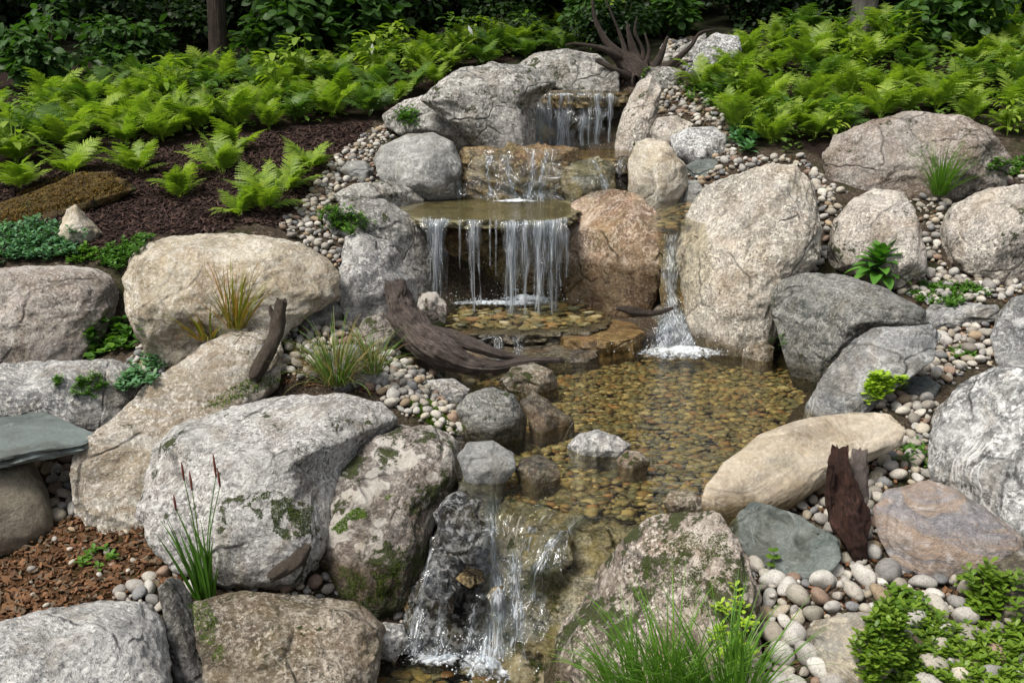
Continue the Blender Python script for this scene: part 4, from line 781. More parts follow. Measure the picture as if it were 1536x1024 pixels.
# pebbles -----------------------------------------------------------
def pebble_shape(rng, level=3, flat=0.62):
    s, Fc = ico(level); p = s*facet(s, rng, 6, 7, 0.75, 1.0)[:, None]
    p = p*(1+0.10*fbm(s*1.2+rng.uniform(0, 30, 3), 2, int(rng.integers(1000))))[:, None]
    return p*np.array([1.0, rng.uniform(0.68, 0.9), flat*rng.uniform(0.8, 1.15)])*0.5, Fc
rng = np.random.default_rng(11)
SH = [pebble_shape(rng) for _ in range(9)]
SHL = [pebble_shape(rng, 2) for _ in range(8)]
PM = [mesh_np('pebble', v, f, M['pebble']) for v, f in SH]
def rotz(a):
    c, s = math.cos(a), math.sin(a); return np.array([[c, -s, 0], [s, c, 0], [0, 0, 1]])
def eul(a, b, c):
    return np.array(Matrix.Rotation(c, 3, 'Z')@Matrix.Rotation(b, 3, 'Y')@Matrix.Rotation(a, 3, 'X'))
REG = [  # pixel outline, size range (m), tries, what the patch is beside
 ([(545,205),(580,183),(640,200),(570,225),(560,262),(640,300),(505,290),(492,325),(515,350),(516,445),(500,400),(470,375),(430,352),(420,338),(450,312),(478,270),(503,235)],(.035,.085),2600,'gravel strip between the fern mulch and the round grey boulder'),
 ([(425,436),(520,436),(530,475),(560,500),(640,560),(600,575),(540,580),(430,565),(395,560),(385,520),(410,490)],(.035,.08),2000,'gravel patch around the small grey driftwood stick'),
 ([(540,575),(640,560),(710,575),(700,655),(650,642),(590,612)],(.035,.08),1200,'gravel bank left of the pond'),
 ([(985,140),(1030,125),(1100,190),(1110,240),(1200,235),(1245,290),(1262,320),(1240,350),(1225,290),(1200,250),(1090,270),(1060,300),(1000,300),(1030,245),(1090,235),(1040,180),(990,175)],(.04,.09),2200,'gravel beside the upper stream, above the tall granite boulder'),
 ([(1210,250),(1262,290),(1245,330),(1238,400),(1160,440),(1232,350)],(.04,.09),700,'crevice right of the tall granite boulder'),
 ([(1370,290),(1540,250),(1760,250),(1760,280),(1540,275),(1430,290),(1408,340),(1418,412),(1560,410),(1760,405),(1760,450),(1640,440),(1540,440),(1500,462),(1400,462),(1350,440),(1290,425),(1390,410)],(.04,.09),2200,'gravel above the flat grey stone on the right'),
 ([(1385,462),(1500,480),(1505,535),(1440,560),(1400,590),(1385,690),(1345,665),(1370,640),(1340,612),(1260,618),(1300,590),(1405,530),(1410,495)],(.04,.09),2200,'gravel between the banded grey and the mottled boulder'),
 ([(1110,750),(1240,700),(1290,662),(1395,690),(1420,730),(1320,745),(1320,810),(1300,850),(1262,850),(1258,808),(1190,765),(1140,750)],(.045,.09),1500,'gravel around the dark wood stump'),
 ([(1120,820),(1190,872),(1262,855),(1320,815),(1400,860),(1500,845),(1480,900),(1440,930),(1600,940),(1680,1100),(1120,1100),(1125,900)],(.035,.12),3600,'cobbles at the bottom right'),
 ([(140,905),(262,855),(300,872),(300,895),(250,925)],(.05,.10),260,'row of pebbles behind the white corner boulder'),
 ([(340,862),(400,845),(475,830),(640,900),(600,940),(560,915),(450,892),(340,890)],(.04,.08),700,'pebbles between the reed clump and the lichened boulder'),
 ([(50,688),(115,665),(120,765),(85,780)],(.05,.10),500,'dim stack of stones under the bluestone slab'),
 ([(90,598),(150,590),(185,615),(150,645),(110,625)],(.04,.09),150,'few pebbles by the notch of the bluestone slab'),
 ([(40,800),(220,770),(250,830),(200,890),(40,920)],(.02,.05),26,'scattered on the brown soil'),
 ([(195,545),(215,520),(270,520),(300,505),(330,520),(250,560),(200,580)],(.03,.07),500,'gap above the long streaked boulder'),
 ([(195,545),(215,520),(270,520),(300,505),(330,520),(250,560),(200,580)],(.03,.07),500,'gap above the long streaked boulder'),
 ([(990,110),(1000,60),(1060,60),(1020,120)],(.05,.12),160,'stones behind the root stump'),
 ([(600,30),(640,5),(720,10),(690,60),(600,75)],(.08,.2),130,'dark stones in the woods above the ferns'),
]
PB = []   # u, v, pos, normal, size, region
cell = {}
def near_ok(p, r):
    kx, ky = int(p[0]//0.12), int(p[1]//0.12)
    for a in (-1, 0, 1):
        for b in (-1, 0, 1):
            for (q, rq) in cell.get((kx+a, ky+b), ()):
                if (q[0]-p[0])**2+(q[1]-p[1])**2+(q[2]-p[2])**2*0.5 < ((r+rq)*0.75)**2: return False
    return True
for ri, (poly, (s0, s1), tries, desc) in enumerate(REG):
    us = [a for a, b in poly]; vs2 = [b for a, b in poly]
    for t in range(tries):
        u = random.uniform(min(us), max(us)); v = random.uniform(min(vs2), max(vs2))
        if not inpoly(np.array([u]), np.array([v]), poly)[0]: continue
        h = cast(u, v)
        if not h or h[2].name != 'ground': continue
        frac = t/tries; s = s1-(s1-s0)*frac**0.5*random.uniform(0.7, 1.0); s *= random.uniform(0.85, 1.1)
        p = h[0]
        if not near_ok(p, s*0.42): continue
        cell.setdefault((int(p.x//0.12), int(p.y//0.12)), []).append((p, s*0.42))
        PB.append((u, v, p, s, ri))
print('pebbles', len(PB))
order = sorted(range(len(PB)), key=lambda i: -PB[i][3]/max(1, PB[i][2].y))
indiv = set(order[:290])
SV, SF, nb_ = [], [], 0
DV, DF, nd_ = [], [], 0
for i, (u, v, p, s, ri) in enumerate(PB):
    a, b, c = random.gauss(0, .28), random.gauss(0, .28), random.uniform(0, 6.28)
    z = p.z+s*0.16+random.uniform(0, .012)
    if i in indiv and ri != 16:
        o = link('pebble', random.choice(PM)); o.location = (p.x, p.y, z); o.rotation_euler = (a, b, c)
        k = s; o.scale = (k, k*random.uniform(.85, 1.1), k*random.uniform(.85, 1.25))
        tag(o, 'rounded river pebble, %s' % REG[ri][3], 'pebble', 'river pebbles, %s' % REG[ri][3])
        if ri == 11: pass
    else:
        vv, ff = SHL[random.randrange(8)]; w = (vv*s*np.array([1, random.uniform(.85, 1.1), random.uniform(.85, 1.3)]))@eul(a, b, c).T+np.array([p.x, p.y, z])
        SV.append(w); SF.append(ff+nb_); nb_ += len(w)
# fine pebbles filling the gaps
for i, (u, v, p, s, ri) in enumerate(PB):
    if ri in (13,): continue
    for _ in range(3 if s > .05 else 2):
        q = s*random.uniform(0.25, 0.5); an = random.uniform(0, 6.28); d = s*random.uniform(.4, .7)
        x, y = p.x+math.cos(an)*d, p.y+math.sin(an)*d
        vv, ff = SHL[random.randrange(8)]; w = (vv*q)@eul(random.gauss(0, .4), random.gauss(0, .4), an).T+np.array([x, y, p.z+q*.15-abs(d)*0.02])
        SV.append(w); SF.append(ff+nb_); nb_ += len(w)
tag(link('gravel', mesh_np('gravel', np.concatenate(SV), np.concatenate(SF), M['pebble'])), 'small rounded grey and tan gravel filling the gaps between boulders', 'gravel', kind='stuff')
# submerged pebbles
SV, SF, nb_ = [], [], 0
SHB = [pebble_shape(rng, 1) for _ in range(6)]
def bed(px, z, n, s0, s1, lowres=0):
    global nb_
    poly = [PZ(u, v, z) for u, v in px]; xs_ = [p[0] for p in poly]; ys_ = [p[1] for p in poly]; k = 0
    while k < n:
        x, y = random.uniform(min(xs_), max(xs_)), random.uniform(min(ys_), max(ys_))
        if not inpoly(np.array([x]), np.array([y]), poly)[0]: continue
        k += 1; s = random.uniform(s0, s1)*random.choice((.7, .8, 1, 1, 1.1, 1.5)); vv, ff = SHB[random.randrange(6)] if lowres else SHL[random.randrange(8)]
        zz = z+random.uniform(-.006, .012)
        w = (vv*s*np.array([1.25, 1.1, .62]))@eul(random.gauss(0, .1), random.gauss(0, .1), random.gauss(0, .5)).T+np.array([x, y, zz])
        SV.append(w); SF.append(ff+nb_); nb_ += len(w)
bed([(660,575),(700,560),(830,550),(960,535),(1120,535),(1250,545),(1255,620),(1150,690),(1080,770),(960,785),(850,765),(745,745),(690,725),(690,690),(670,650)], -0.085, 8500, .028, .056, 1)
bed([(450,985),(560,935),(700,945),(830,945),(860,1080),(420,1080)], -0.64, 500, .04, .08)
bed([(655,490),(668,462),(700,450),(860,450),(900,470),(890,488),(800,494),(700,492)], 0.106, 420, .035, .07)
bed([(975,340),(990,308),(1045,304),(1060,320),(1040,344)], 0.69, 120, .04, .07)
tag(link('streambed_gravel', mesh_np('streambed_gravel', np.concatenate(SV), np.concatenate(SF), M['bed'])), 'brown, olive and rust pebbles lying under the clear pond water', 'gravel', kind='stuff')
# silty bed sheet under them, dark
# bark chips on the mulch and litter on the brown soil
def chips(polys, n, s0, s1, mat, name, label, cat, flatn=0.35):
    mb = MB(); k = 0
    allw = [wpoly(p) for p in polys]
    for wp in allw:
        a = np.array(wp); cnt = 0; it = 0
        X0, X1, Y0, Y1 = a[:, 0].min(), a[:, 0].max(), a[:, 1].min(), min(10.3, a[:, 1].max()); X0 = max(X0, -5.5); X1 = min(X1, 6)
        xx = np.random.uniform(X0, X1, n*2); yy = np.random.uniform(Y0, Y1, n*2); ok = inpoly(xx, yy, wp); xx, yy = xx[ok][:n], yy[ok][:n]
        zz = hz(xx, yy)+0.018*fbm(np.stack([xx*6, yy*6, xx*0], 1), 4, 5)
        for x, y, z in zip(xx, yy, zz):
            L = random.uniform(s0, s1); W_ = L*random.uniform(.18, flatn); an = random.uniform(0, 6.28); ti = random.gauss(0, .35)
            d = Vector((math.cos(an)*math.cos(ti), math.sin(an)*math.cos(ti), math.sin(ti))); s_ = Vector((-math.sin(an), math.cos(an), random.gauss(0, .4))).normalized()
            c = Vector((x, y, z+.008+abs(ti)*L*.3)); t_ = d.cross(s_)*0.003
            q = [c-d*L/2-s_*W_/2, c+d*L*.4-s_*W_*.4, c+d*L/2+s_*W_*.2, c-d*L*.35+s_*W_/2]
            mb.add([p+t_ for p in q]+[p-t_ for p in q], [(0, 1, 2, 3), (0, 4, 5, 1), (1, 5, 6, 2), (2, 6, 7, 3), (3, 7, 4, 0)])
    return tag(mb.obj(name, M[mat], smooth=False), label, cat, kind='stuff')
chips([[(-50,400),(0,392),(180,392),(200,360),(330,352),(430,348),(490,270),(560,185),(420,200),(200,230),(-50,300)]], 9000, .015, .055, 'chip', 'bark_mulch', 'dark brown bark mulch spread on the slope below the ferns', 'mulch')
chips([SOIL], 3500, .01, .04, 'litter', 'leaf_litter', 'reddish brown leaf litter on the soil at the lower left', 'leaf litter', .8)

chips([REG[j][0] for j in (0, 1, 3, 5, 6, 7, 8)], 330, .012, .04, 'litter', 'leaf_litter', 'dry brown leaf bits and twigs caught between the pebbles', 'leaf litter', .6)
chips([[(120,560),(200,540),(330,520),(440,540),(640,600),(560,600),(400,585),(250,600),(150,640)]], 1400, .008, .03, 'litter', 'leaf_litter', 'brown debris between the boulders on the left', 'leaf litter', .7)
# ------------------------------------------------------------------ falling water
CORE = []
def strandmesh(mb_v, mb_f, uvs, path, widths, fold, seed, nu=8):
    n = len(path); b = len(mb_v); rs = random.Random(int(seed*1000))
    ph = rs.uniform(0, 6); f1, f2 = rs.uniform(3, 9), rs.uniform(9, 22); us = rs.uniform(6, 13); tw = rs.uniform(-.6, .6)
    for i, (p, w) in enumerate(zip(path, widths)):
        q = i/n; w = w*(1+.28*math.sin(q*f1+ph)+.12*math.sin(q*f2+ph*2)); cx = w*.22*math.sin(q*f1*1.3+ph)*q
        for j in range(nu+1):
            t = j/nu-0.5; e = 1+.25*math.sin(q*14+j*2.1+ph)*q
            mb_v.append((p[0]+cx+t*w*e, p[1]-math.cos(t*math.pi)*w*fold-w*.14*math.sin(t*f2+seed+q*5), p[2]+.004*math.sin(seed+t*9+i)))
            CORE.append(math.cos(t*math.pi)**.7 if abs(t) < .5 else 0.0)
            uvs.append((seed*1.7+(t*w+tw*q*.03)*us, q*rs.choice((1.0,))+seed))
    for i in range(n-1):
        for j in range(nu):
            a = b+i*(nu+1)+j; mb_f.append((a, a+1, a+nu+2, a+nu+1))
def water_fall(name, strands, mat):
    """strands: list of (path, widths, fold)"""
    V_, F_, UV = [], [], []; CORE.clear()
    for s, (path, widths, fold) in enumerate(strands): strandmesh(V_, F_, UV, path, widths, fold, s*1.37+len(strands))
    me = mesh_np(name, V_, F_, M[mat]); uv = me.uv_layers.new(name='UVMap'); vi = np.empty(len(me.loops), np.int32); me.loops.foreach_get('vertex_index', vi)
    uv.data.foreach_set('uv', np.array(UV, np.float32)[vi].ravel())
    a = me.attributes.new('core', 'FLOAT', 'POINT'); a.data.foreach_set('value', np.array(CORE, np.float32))
    return tag(link(name, me), kind='structure')
def drop_path(u, v0, Y, z1, throw=0.08, n=16, du=0, pre=0.05):
    a = P(u, v0, Y); pth = []
    pth.append(a+np.array([0, pre, 0.004])); H = a[2]-z1
    for i in range(n+1):
        t = i/n; pth.append(np.array([a[0]+du*t, a[1]-throw*math.sqrt(t+0.0)*0.9-0.004, a[2]-H*t**1.15+ (0.003 if i == 0 else 0)]))
    return pth
def strand(u, w0, w1, v0, Y, z1, throw=.08, du=0, fold=.35, mid=None):
    p = drop_path(u, v0, Y, z1, throw, du=du); n = len(p); s = 1.0*Y/F
    wd = [(w1+(w0-w1)*(1-i/(n-1))**1.9)*s*(1+0.12*math.sin(i*1.3+u)) for i in range(n)]
    if mid: wd = [w*(1-mid*math.sin(math.pi*i/(n-1))) for i, w in enumerate(wd)]
    return (p, wd, fold)
# wide slab fall
YS = PZ(750, 331, .722)[1]
S1 = [strand(u, a, b, v, PZ(u, v, .722)[1], z1, .09, du) for u, a, b, v, z1, du in [
 (652,46,8,328,.145,-.005),(662,24,3,329,.14,-.01),(645,12,3,327,.32,0),(706,26,5,331,.14,.015),(716,14,3,331,.2,.02),(690,8,2,330,.42,0),(735,8,2,332,.45,0),(744,5,2,332,.38,0),
 (766,44,8,333,.14,.0),(772,22,5,333,.2,.01),(762,14,4,333,.14,-.01),(788,34,6,333,.14,.0),(806,46,12,332,.14,.0),(815,26,8,331,.2,.0),(826,34,10,330,.16,.0),(840,26,8,329,.3,0),(848,14,6,328,.35,.01),(834,12,4,330,.14,0)]]
water_fall('waterfall', S1, 'fall')
water_fall('waterfall', [strand(u, a, b, 332, YS, z1, .10) for u, a, b, z1 in [(655,22,4,.14),(768,22,5,.13),(788,12,3,.13),(808,26,5,.13),(828,14,3,.13),(711,10,2,.14)]], 'fallw')
water_fall('waterfall', [strand(u, a, b, 333, YS, .13, .085) for u, a, b in [(658,44,16),(772,44,26),(832,34,20)]], 'sheen')
# top fall
S2 = [strand(u, a, b, 141, PZ(u, 141, 1.434)[1], .995, .05, du) for u, a, b, du in [(809,30,13,.01),(803,14,8,.0),(840,30,16,0),(852,20,12,0),(846,26,10,-.01),(874,20,10,.0),(896,22,8,.01),(915,12,4,0),(825,12,5,0),(884,10,4,0)]]
water_fall('waterfall', S2, 'fallw')
water_fall('waterfall', [strand(u, a, b, 141, PZ(u, 141, 1.434)[1], .995, .04) for u, a, b in [(815,40,34),(850,50,46),(890,50,40)]], 'sheen')
# water running over rock faces: ribbons laid on the rock they run over
def run_path(uvw, lift=0.012):
    out = []; wd = []
    q = smoothpath(uvw, max(10, len(uvw)*6))
    for u, v, w in q:
        h = cast(u, v)
        if not h: continue
        p = h[0]-V3(ray(u, v)).normalized()*lift; out.append(p)
        wd.append(abs(w)*p.y/F)
    # even out jumps in depth
    ys_ = [p.y for p in out]
    for k in range(3): ys_ = [min(ys_[i], (ys_[max(i-1, 0)]+ys_[i]+ys_[min(i+1, len(ys_)-1)])/3) for i in range(len(ys_))]
    return [(p.x, y, p.z) for p, y in zip(out, ys_)], wd
def runs(name, L, mat):
    st = []
    for uvw, fold in L:
        p, w = run_path(uvw)
        if len(p) > 2: st.append((p, w, fold))
    return water_fall(name, st, mat)
runs('waterfall', [([(1012,348,34),(1010,370,30),(1008,400,26),(1008,430,26),(1008,455,30)],.3)], 'churn')
runs('waterfall', [([(1008,350,24),(1006,385,16),(1008,430,18),(1008,465,30)],.3),([(1010,455,30),(1012,480,50),(1014,510,80),(1018,528,95)],.25),([(1000,460,16),(995,495,26),(985,525,30)],.2),([(1016,460,16),(1030,495,26),(1048,526,30)],.2),([(1010,470,40),(1000,500,60),(992,528,50)],.2),([(1014,470,30),(1030,500,50),(1040,528,60)],.25)], 'churn')
runs('waterfall', [([(932,236,14),(930,255,16),(932,278,18)],.3),([(800,226,10),(798,262,12),(796,298,18)],.2),([(822,228,8),(812,262,12),(806,300,22)],.2),([(890,240,10),(902,262,12),(906,290,14)],.2),([(735,232,14),(732,262,10),(736,296,10)],.2),([(760,232,16),(764,262,10),(770,296,14)],.2)], 'veil')
runs('waterfall', [([(738,735,26),(740,790,20),(741,850,18),(743,900,26),(741,985,50)],.3),([(745,880,14),(736,930,22),(730,985,34)],.2),([(748,860,10),(752,905,20),(752,980,26)],.3)], 'churn')
runs('waterfall', [([(712,900,16),(706,940,24),(700,980,34)],.2),([(652,800,8),(640,860,14),(628,920,26),(612,975,40)],.2),([(668,900,16),(660,940,26),(652,980,44)],.2),([(770,820,20),(772,900,24),(768,975,20)],.2),([(782,900,8),(784,985,10)],.3)], 'veil')
runs('waterfall', [([(720,510,10),(745,505,16),(745,525,14),(748,545,10)],.2),([(775,505,20),(776,520,18),(778,540,10)],.2),([(690,505,16),(692,520,12),(694,540,8)],.2)], 'veil')
runs('waterfall', [([(900,765,60),(850,790,60),(815,830,60),(800,900,50),(790,960,40)],.1),([(840,745,60),(790,765,60),(765,810,50),(760,880,40),(765,960,40)],.1),([(770,735,50),(755,760,50),(745,820,40)],.1)], 'sheen')
runs('waterfall', [([(742,735,36),(740,820,36),(738,900,40),(736,975,50)],.1)], 'sheen')
runs('waterfall', [([(735,224,80),(735,262,90),(737,298,90)],.05),([(815,222,80),(812,262,90),(810,298,90)],.05),([(880,236,50),(890,262,50),(895,296,50)],.05)], 'sheen')
runs('waterfall', [([(830,760,36),(800,790,34),(780,830,30),(775,880,20),(770,940,16)],.2),([(870,770,30),(840,800,26),(810,840,20),(800,900,14)],.2)], 'veil')
def foam(name, u, v, z, rx, ry, h, seed, drops=40, spread=1.0):
    c = PZ(u, v, z); n = 40; V_, E_ = [], []; fs = []
    g = np.linspace(-1, 1, n); XX, YY = np.meshgrid(g, g); rr = np.hypot(XX, YY)
    edge = np.clip(1-rr.ravel(), 0, 1)**0.8
    nz = fbm(np.stack([XX.ravel()*4+seed, YY.ravel()*4, XX.ravel()*0+seed], 1), 4, seed)
    zz = h*edge*(0.6+0.9*nz)+0.002
    V_ = np.stack([XX.ravel()*rx, YY.ravel()*ry, zz], 1)
    i = (np.arange(n-1)[:, None]*n+np.arange(n-1)[None, :]).ravel(); fc = np.stack([i, i+1, i+n+1, i+n], 1)
    cen = rr.ravel()[fc].mean(1); fc = fc[cen < 1.0]
    me = mesh_np(name, V_, fc, M['foam']); a = me.attributes.new('edge', 'FLOAT', 'POINT'); a.data.foreach_set('value', edge.astype(np.float32))
    o = tag(link(name, me, loc=c), kind='structure')
    if drops:
        s, Fc = ico(1); SV_, SF_ = [], []
        for k in range(drops):
            an = random.uniform(0, 6.28); d = random.random()**.7*spread; r = random.uniform(.0012, .0035)
            SV_.append(s*r*np.array([1, 1, random.uniform(1, 2.2)])+np.array([math.cos(an)*d*rx, math.sin(an)*d*ry*.7, abs(random.gauss(0, .6))*h*1.6+.01])); SF_.append(Fc+k*len(s))
        tag(link('water_spray', mesh_np('water_spray', np.concatenate(SV_), np.concatenate(SF_), M['drop']), loc=c), kind='structure')
foam('foam', 1020, 531, 0.004, .34, .17, .05, 1, 90, 1.3)
foam('foam', 738, 1000, -.57, .17, .14, .07, 2, 120, 1.7)
foam('foam', 745, 456, .139, .48, .10, .03, 3, 140, 1.2)
foam('foam', 868, 219, .997, .46, .14, .03, 4, 40)
foam('foam', 775, 303, .724, .26, .07, .02, 5, 30)
foam('foam', 655, 985, -.57, .16, .08, .012, 6, 60, 1.3)
foam('foam', 790, 452, .139, .22, .10, .06, 7, 90, 1.3)
foam('foam', 660, 452, .139, .12, .08, .04, 8, 60, 1.3)

# ------------------------------------------------------------------ wood
def limb(name, specs, mat, label, cat, Y, n=40, seg=24, ridge=.18, wob=.15, part=None, jag=.5, flat=1.0, seed0=0, rgh=.16):
    """specs: list of limbs, each [(u, v, radius px, dY)]; all one body of wood"""
    mb = MB(); c = P(specs[0][0][0], specs[0][0][1], Y)
    for k, sp in enumerate(specs):
        thin = .62 if name == 'root_stump' and k else .84 if name in ('driftwood', 'rotten_stump') else 1.0
        pts_ = [P(u+(3*math.sin(v*.3+k) if thin < 1 else 0), v, Y+dy)-c for u, v, r, dy in sp]; rad = [thin*r*Y/F for u, v, r, dy in sp]
        tube(mb, pts_, rad, n, seg, ridge, wob, seed=seed0+k*5+3, jag=jag, flat=flat, rgh=rgh)
    o = mb.obj(name, M[mat], loc=c); uv_tube(o, n, seg)
    if label: tag(o, label, cat)
    return o
limb('driftwood', [[(588,424,15,.05),(594,445,20,.03),(606,472,24,0),(630,505,27,-.05),(663,528,25,-.08),(700,545,17,-.08),(740,550,10,-.06),(790,542,7,-.05),(845,540,5,-.05)],
  [(640,492,9,0),(690,510,11,-.03),(735,528,8,-.05),(775,536,5,-.02),(815,541,3,0)], [(592,450,10,.0),(600,436,8,0),(603,420,3,0)], [(618,500,15,.05),(602,525,11,.05),(588,548,7,.05)]],
  'drift', 'thick curved weathered driftwood trunk leaning down into the pond from the left shore', 'driftwood', 5.35, seg=72, n=110, ridge=.26, wob=.12)
limb('driftwood_stick', [[(422,450,8,.02),(418,475,9,0),(412,505,9.5,-.02),(398,535,10,-.03),(380,566,10,-.05)], [(412,478,5,0),(406,465,3,0),(405,458,1.5,0)]],
  'driftgrey', 'short grey-brown driftwood stick standing in the gravel above the long streaked boulder', 'driftwood', 4.72)
limb('rotten_stump', [[(1256,674,12,.1),(1257,700,15,.06),(1262,740,21,.02),(1272,785,23,-.04),(1284,820,16,-.07),(1292,846,8,-.08)],
   [(1272,712,6,.04),(1278,740,12,.02),(1286,775,15,0),(1292,810,12,-.04),(1298,850,6,-.06)],[(1250,700,5,.0),(1247,740,9,0),(1252,780,8,0)]], 'darkwood', 'dark red-brown rotten wood stump standing in the gravel below the long tan boulder', 'stump', 3.42, seg=64, n=100, ridge=.22, wob=.25, rgh=.26, jag=1.0)
limb('silvered_wood_piece', [[(1290,676,11,.06),(1288,700,13,.05),(1290,722,12,.04),(1295,745,8,.03),(1298,756,3,0)]], 'paleplank', 'silvery flat piece of wood leaning against the right side of the dark stump', 'driftwood', 3.5, flat=1.0, ridge=.12)
limb('buried_log', [[(462,818,6,.05),(450,835,11,0),(430,850,11,-.04),(405,866,8,-.06)]], 'driftgrey', 'short brown log lying on pebbles between the two big mossy boulders', 'log', 3.6)
limb('root_stump', [[(955,118,24,0),(945,100,15,0),(925,80,8,0),(905,55,4.5,0),(893,30,3,0),(888,0,1.5,0)],[(975,118,10,0),(1000,108,6,.1),(1022,96,4,.1),(1040,92,2,.1)],[(940,112,9,0),(915,112,5,-.1),(890,104,3,-.1)],[(958,110,9,0),(962,80,4,.1),(955,50,3,.1),(958,25,1.5,.1)],[(935,95,10,0),(905,75,6,-.1),(870,66,3,-.1),(850,68,1.5,-.1)],
   [(960,115,18,0),(955,85,10,.05),(948,60,6,.05),(940,35,2,.05)],[(965,118,14,0),(985,98,9,0),(995,75,6,0),(1003,55,3,0)],[(980,115,12,-.05),(1010,95,7,-.1),(1035,70,5,-.1),(1050,50,3,-.1),(1072,44,1.5,-.1)],
   [(945,115,10,-.1),(920,105,6,-.2),(895,90,4,-.2)],[(950,110,8,0),(930,60,4,.1),(915,20,2,.1),(905,-10,1,.1)],[(965,110,9,0),(972,80,4,0),(968,50,2,0)]],
   'root', 'dark upturned root stump with bare forked branches at the head of the stream', 'root stump', 9.6, seg=16, n=24, ridge=.25)
# fallen twigs
limb('twig', [[(195,462,1.6,0),(215,490,2.6,0),(245,505,2.4,0),(268,518,1.4,0)],[(222,470,1,0),(240,490,1.4,0),(262,512,1.2,0)],[(230,462,1,0),(248,478,1.2,0),(268,508,1.2,0)]], 'redstem',
   'thin reddish twigs at the foot of the cream boulder', 'twig', 5.25, seg=6, ridge=0, wob=.05, n=16)
limb('twig', [[(925,462,3,0),(950,466,6,0),(980,470,4,0),(1010,462,2,0)]], 'root', 'short dark branch lying behind the flat brown ledge below the red-brown boulder', 'twig', 6.1)

# ------------------------------------------------------------------ trees and woods
def leafcloud(mb, cen, rad, n, L, rng_, seg=2, shell=.5, lumps=14):
    cs = [Vector(cen)+Vector((rng_.gauss(0, .45)*rad[0], rng_.gauss(0, .45)*rad[1], rng_.gauss(0, .4)*rad[2])) for _ in range(lumps)]
    for k in range(n):
        c = rng_.choice(cs); d = Vector((rng_.gauss(0, 1), rng_.gauss(0, 1), rng_.gauss(0, .8))).normalized()
        p = c+Vector((d.x*rad[0], d.y*rad[1], d.z*rad[2]))*(.42*rng_.uniform(shell, 1.1))
        o = Vector((d.x, d.y, d.z*.3-.25)).normalized()
        leaf(mb, p, o+Vector((rng_.gauss(0, .4), rng_.gauss(0, .4), rng_.gauss(0, .3))), Vector((rng_.gauss(0, .5), rng_.gauss(0, .5), 1)), L*rng_.uniform(.6, 1.2), L*rng_.uniform(.5, .75), .5, .1, seg)
def tree(u, v, Y, wpx, mat, label, seed, cr=(2.6, 2.2, 1.8), cz=5.2, nleaf=9000):
    r = random.Random(seed); b = P(u, v, Y); b[2] = g_at(b[0], b[1])-.1
    root = tag(link('tree', None, loc=b), label, 'tree', 'woodland trees behind the garden')
    w = wpx*Y/F/2; mb = MB()
    tube(mb, [(0, 0, 0), (.02, 0, .4), (.03, .02, 1.6), (-.05, .05, 3.2), (.1, 0, 5.5)], [w*1.35, w*1.05, w*.95, w*.8, w*.4], 60, 28, .07, .05, seed, freq=14)
    o = mb.obj('trunk', M[mat], root); uv_tube(o, 60, 28)
    for k in range(5):
        an = r.uniform(0, 6.28); z0 = r.uniform(2.6, 4.4); mb = MB()
        tube(mb, [(0, 0, z0), (math.cos(an)*.7, math.sin(an)*.7, z0+.5), (math.cos(an)*1.8, math.sin(an)*1.8, z0+1.1)], [w*.4, w*.25, w*.1], 14, 8, .05, .05, seed+k)
        o = mb.obj('limb', M[mat], root); uv_tube(o, 14, 8)
    mb = MB(); leafcloud(mb, (0, .4, cz), cr, nleaf, .17, r, 1, .3, 22)
    mb.obj('shade_crown', M['shade_canopy'], root)  # leaf mass above the view, added and sized to shade the woods
tree(327, 95, 10.9, 24, 'bark', 'dark-barked tree trunk rising from the shade behind the left ferns', 3, cr=(3.2,2.2,1.6))
tree(1290, 50, 11.4, 34, 'barkgrey', 'smooth grey tree trunk behind the right fern bed', 4, cr=(3.2,2.2,1.6))
tree(760, -20, 14.5, 30, 'bark', 'dark tree deep in the woods straight above the top waterfall', 5)
tree(60, -20, 14.0, 26, 'bark', 'dark tree deep in the woods at the upper left corner', 6)
tree(1480, -30, 15.0, 26, 'bark', 'dark tree deep in the woods at the upper right corner', 8)
SHR = []
for k in range(5):
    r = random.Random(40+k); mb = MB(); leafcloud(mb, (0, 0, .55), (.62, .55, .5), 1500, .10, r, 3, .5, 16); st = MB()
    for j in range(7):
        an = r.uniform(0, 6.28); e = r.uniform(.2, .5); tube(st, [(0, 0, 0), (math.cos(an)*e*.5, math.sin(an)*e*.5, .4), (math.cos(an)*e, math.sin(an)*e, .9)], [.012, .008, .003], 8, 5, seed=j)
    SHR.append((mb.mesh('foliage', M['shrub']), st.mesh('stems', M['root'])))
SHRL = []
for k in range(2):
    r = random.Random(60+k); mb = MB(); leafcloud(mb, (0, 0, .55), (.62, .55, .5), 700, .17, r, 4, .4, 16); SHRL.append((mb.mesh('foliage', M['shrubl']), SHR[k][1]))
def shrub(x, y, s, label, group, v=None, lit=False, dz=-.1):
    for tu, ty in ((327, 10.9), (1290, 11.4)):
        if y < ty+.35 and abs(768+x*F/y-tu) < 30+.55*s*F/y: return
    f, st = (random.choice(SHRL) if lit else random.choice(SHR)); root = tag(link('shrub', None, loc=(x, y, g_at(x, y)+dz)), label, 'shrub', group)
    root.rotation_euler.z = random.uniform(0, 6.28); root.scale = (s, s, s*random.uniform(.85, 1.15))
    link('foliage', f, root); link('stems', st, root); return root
rr_ = random.Random(77)
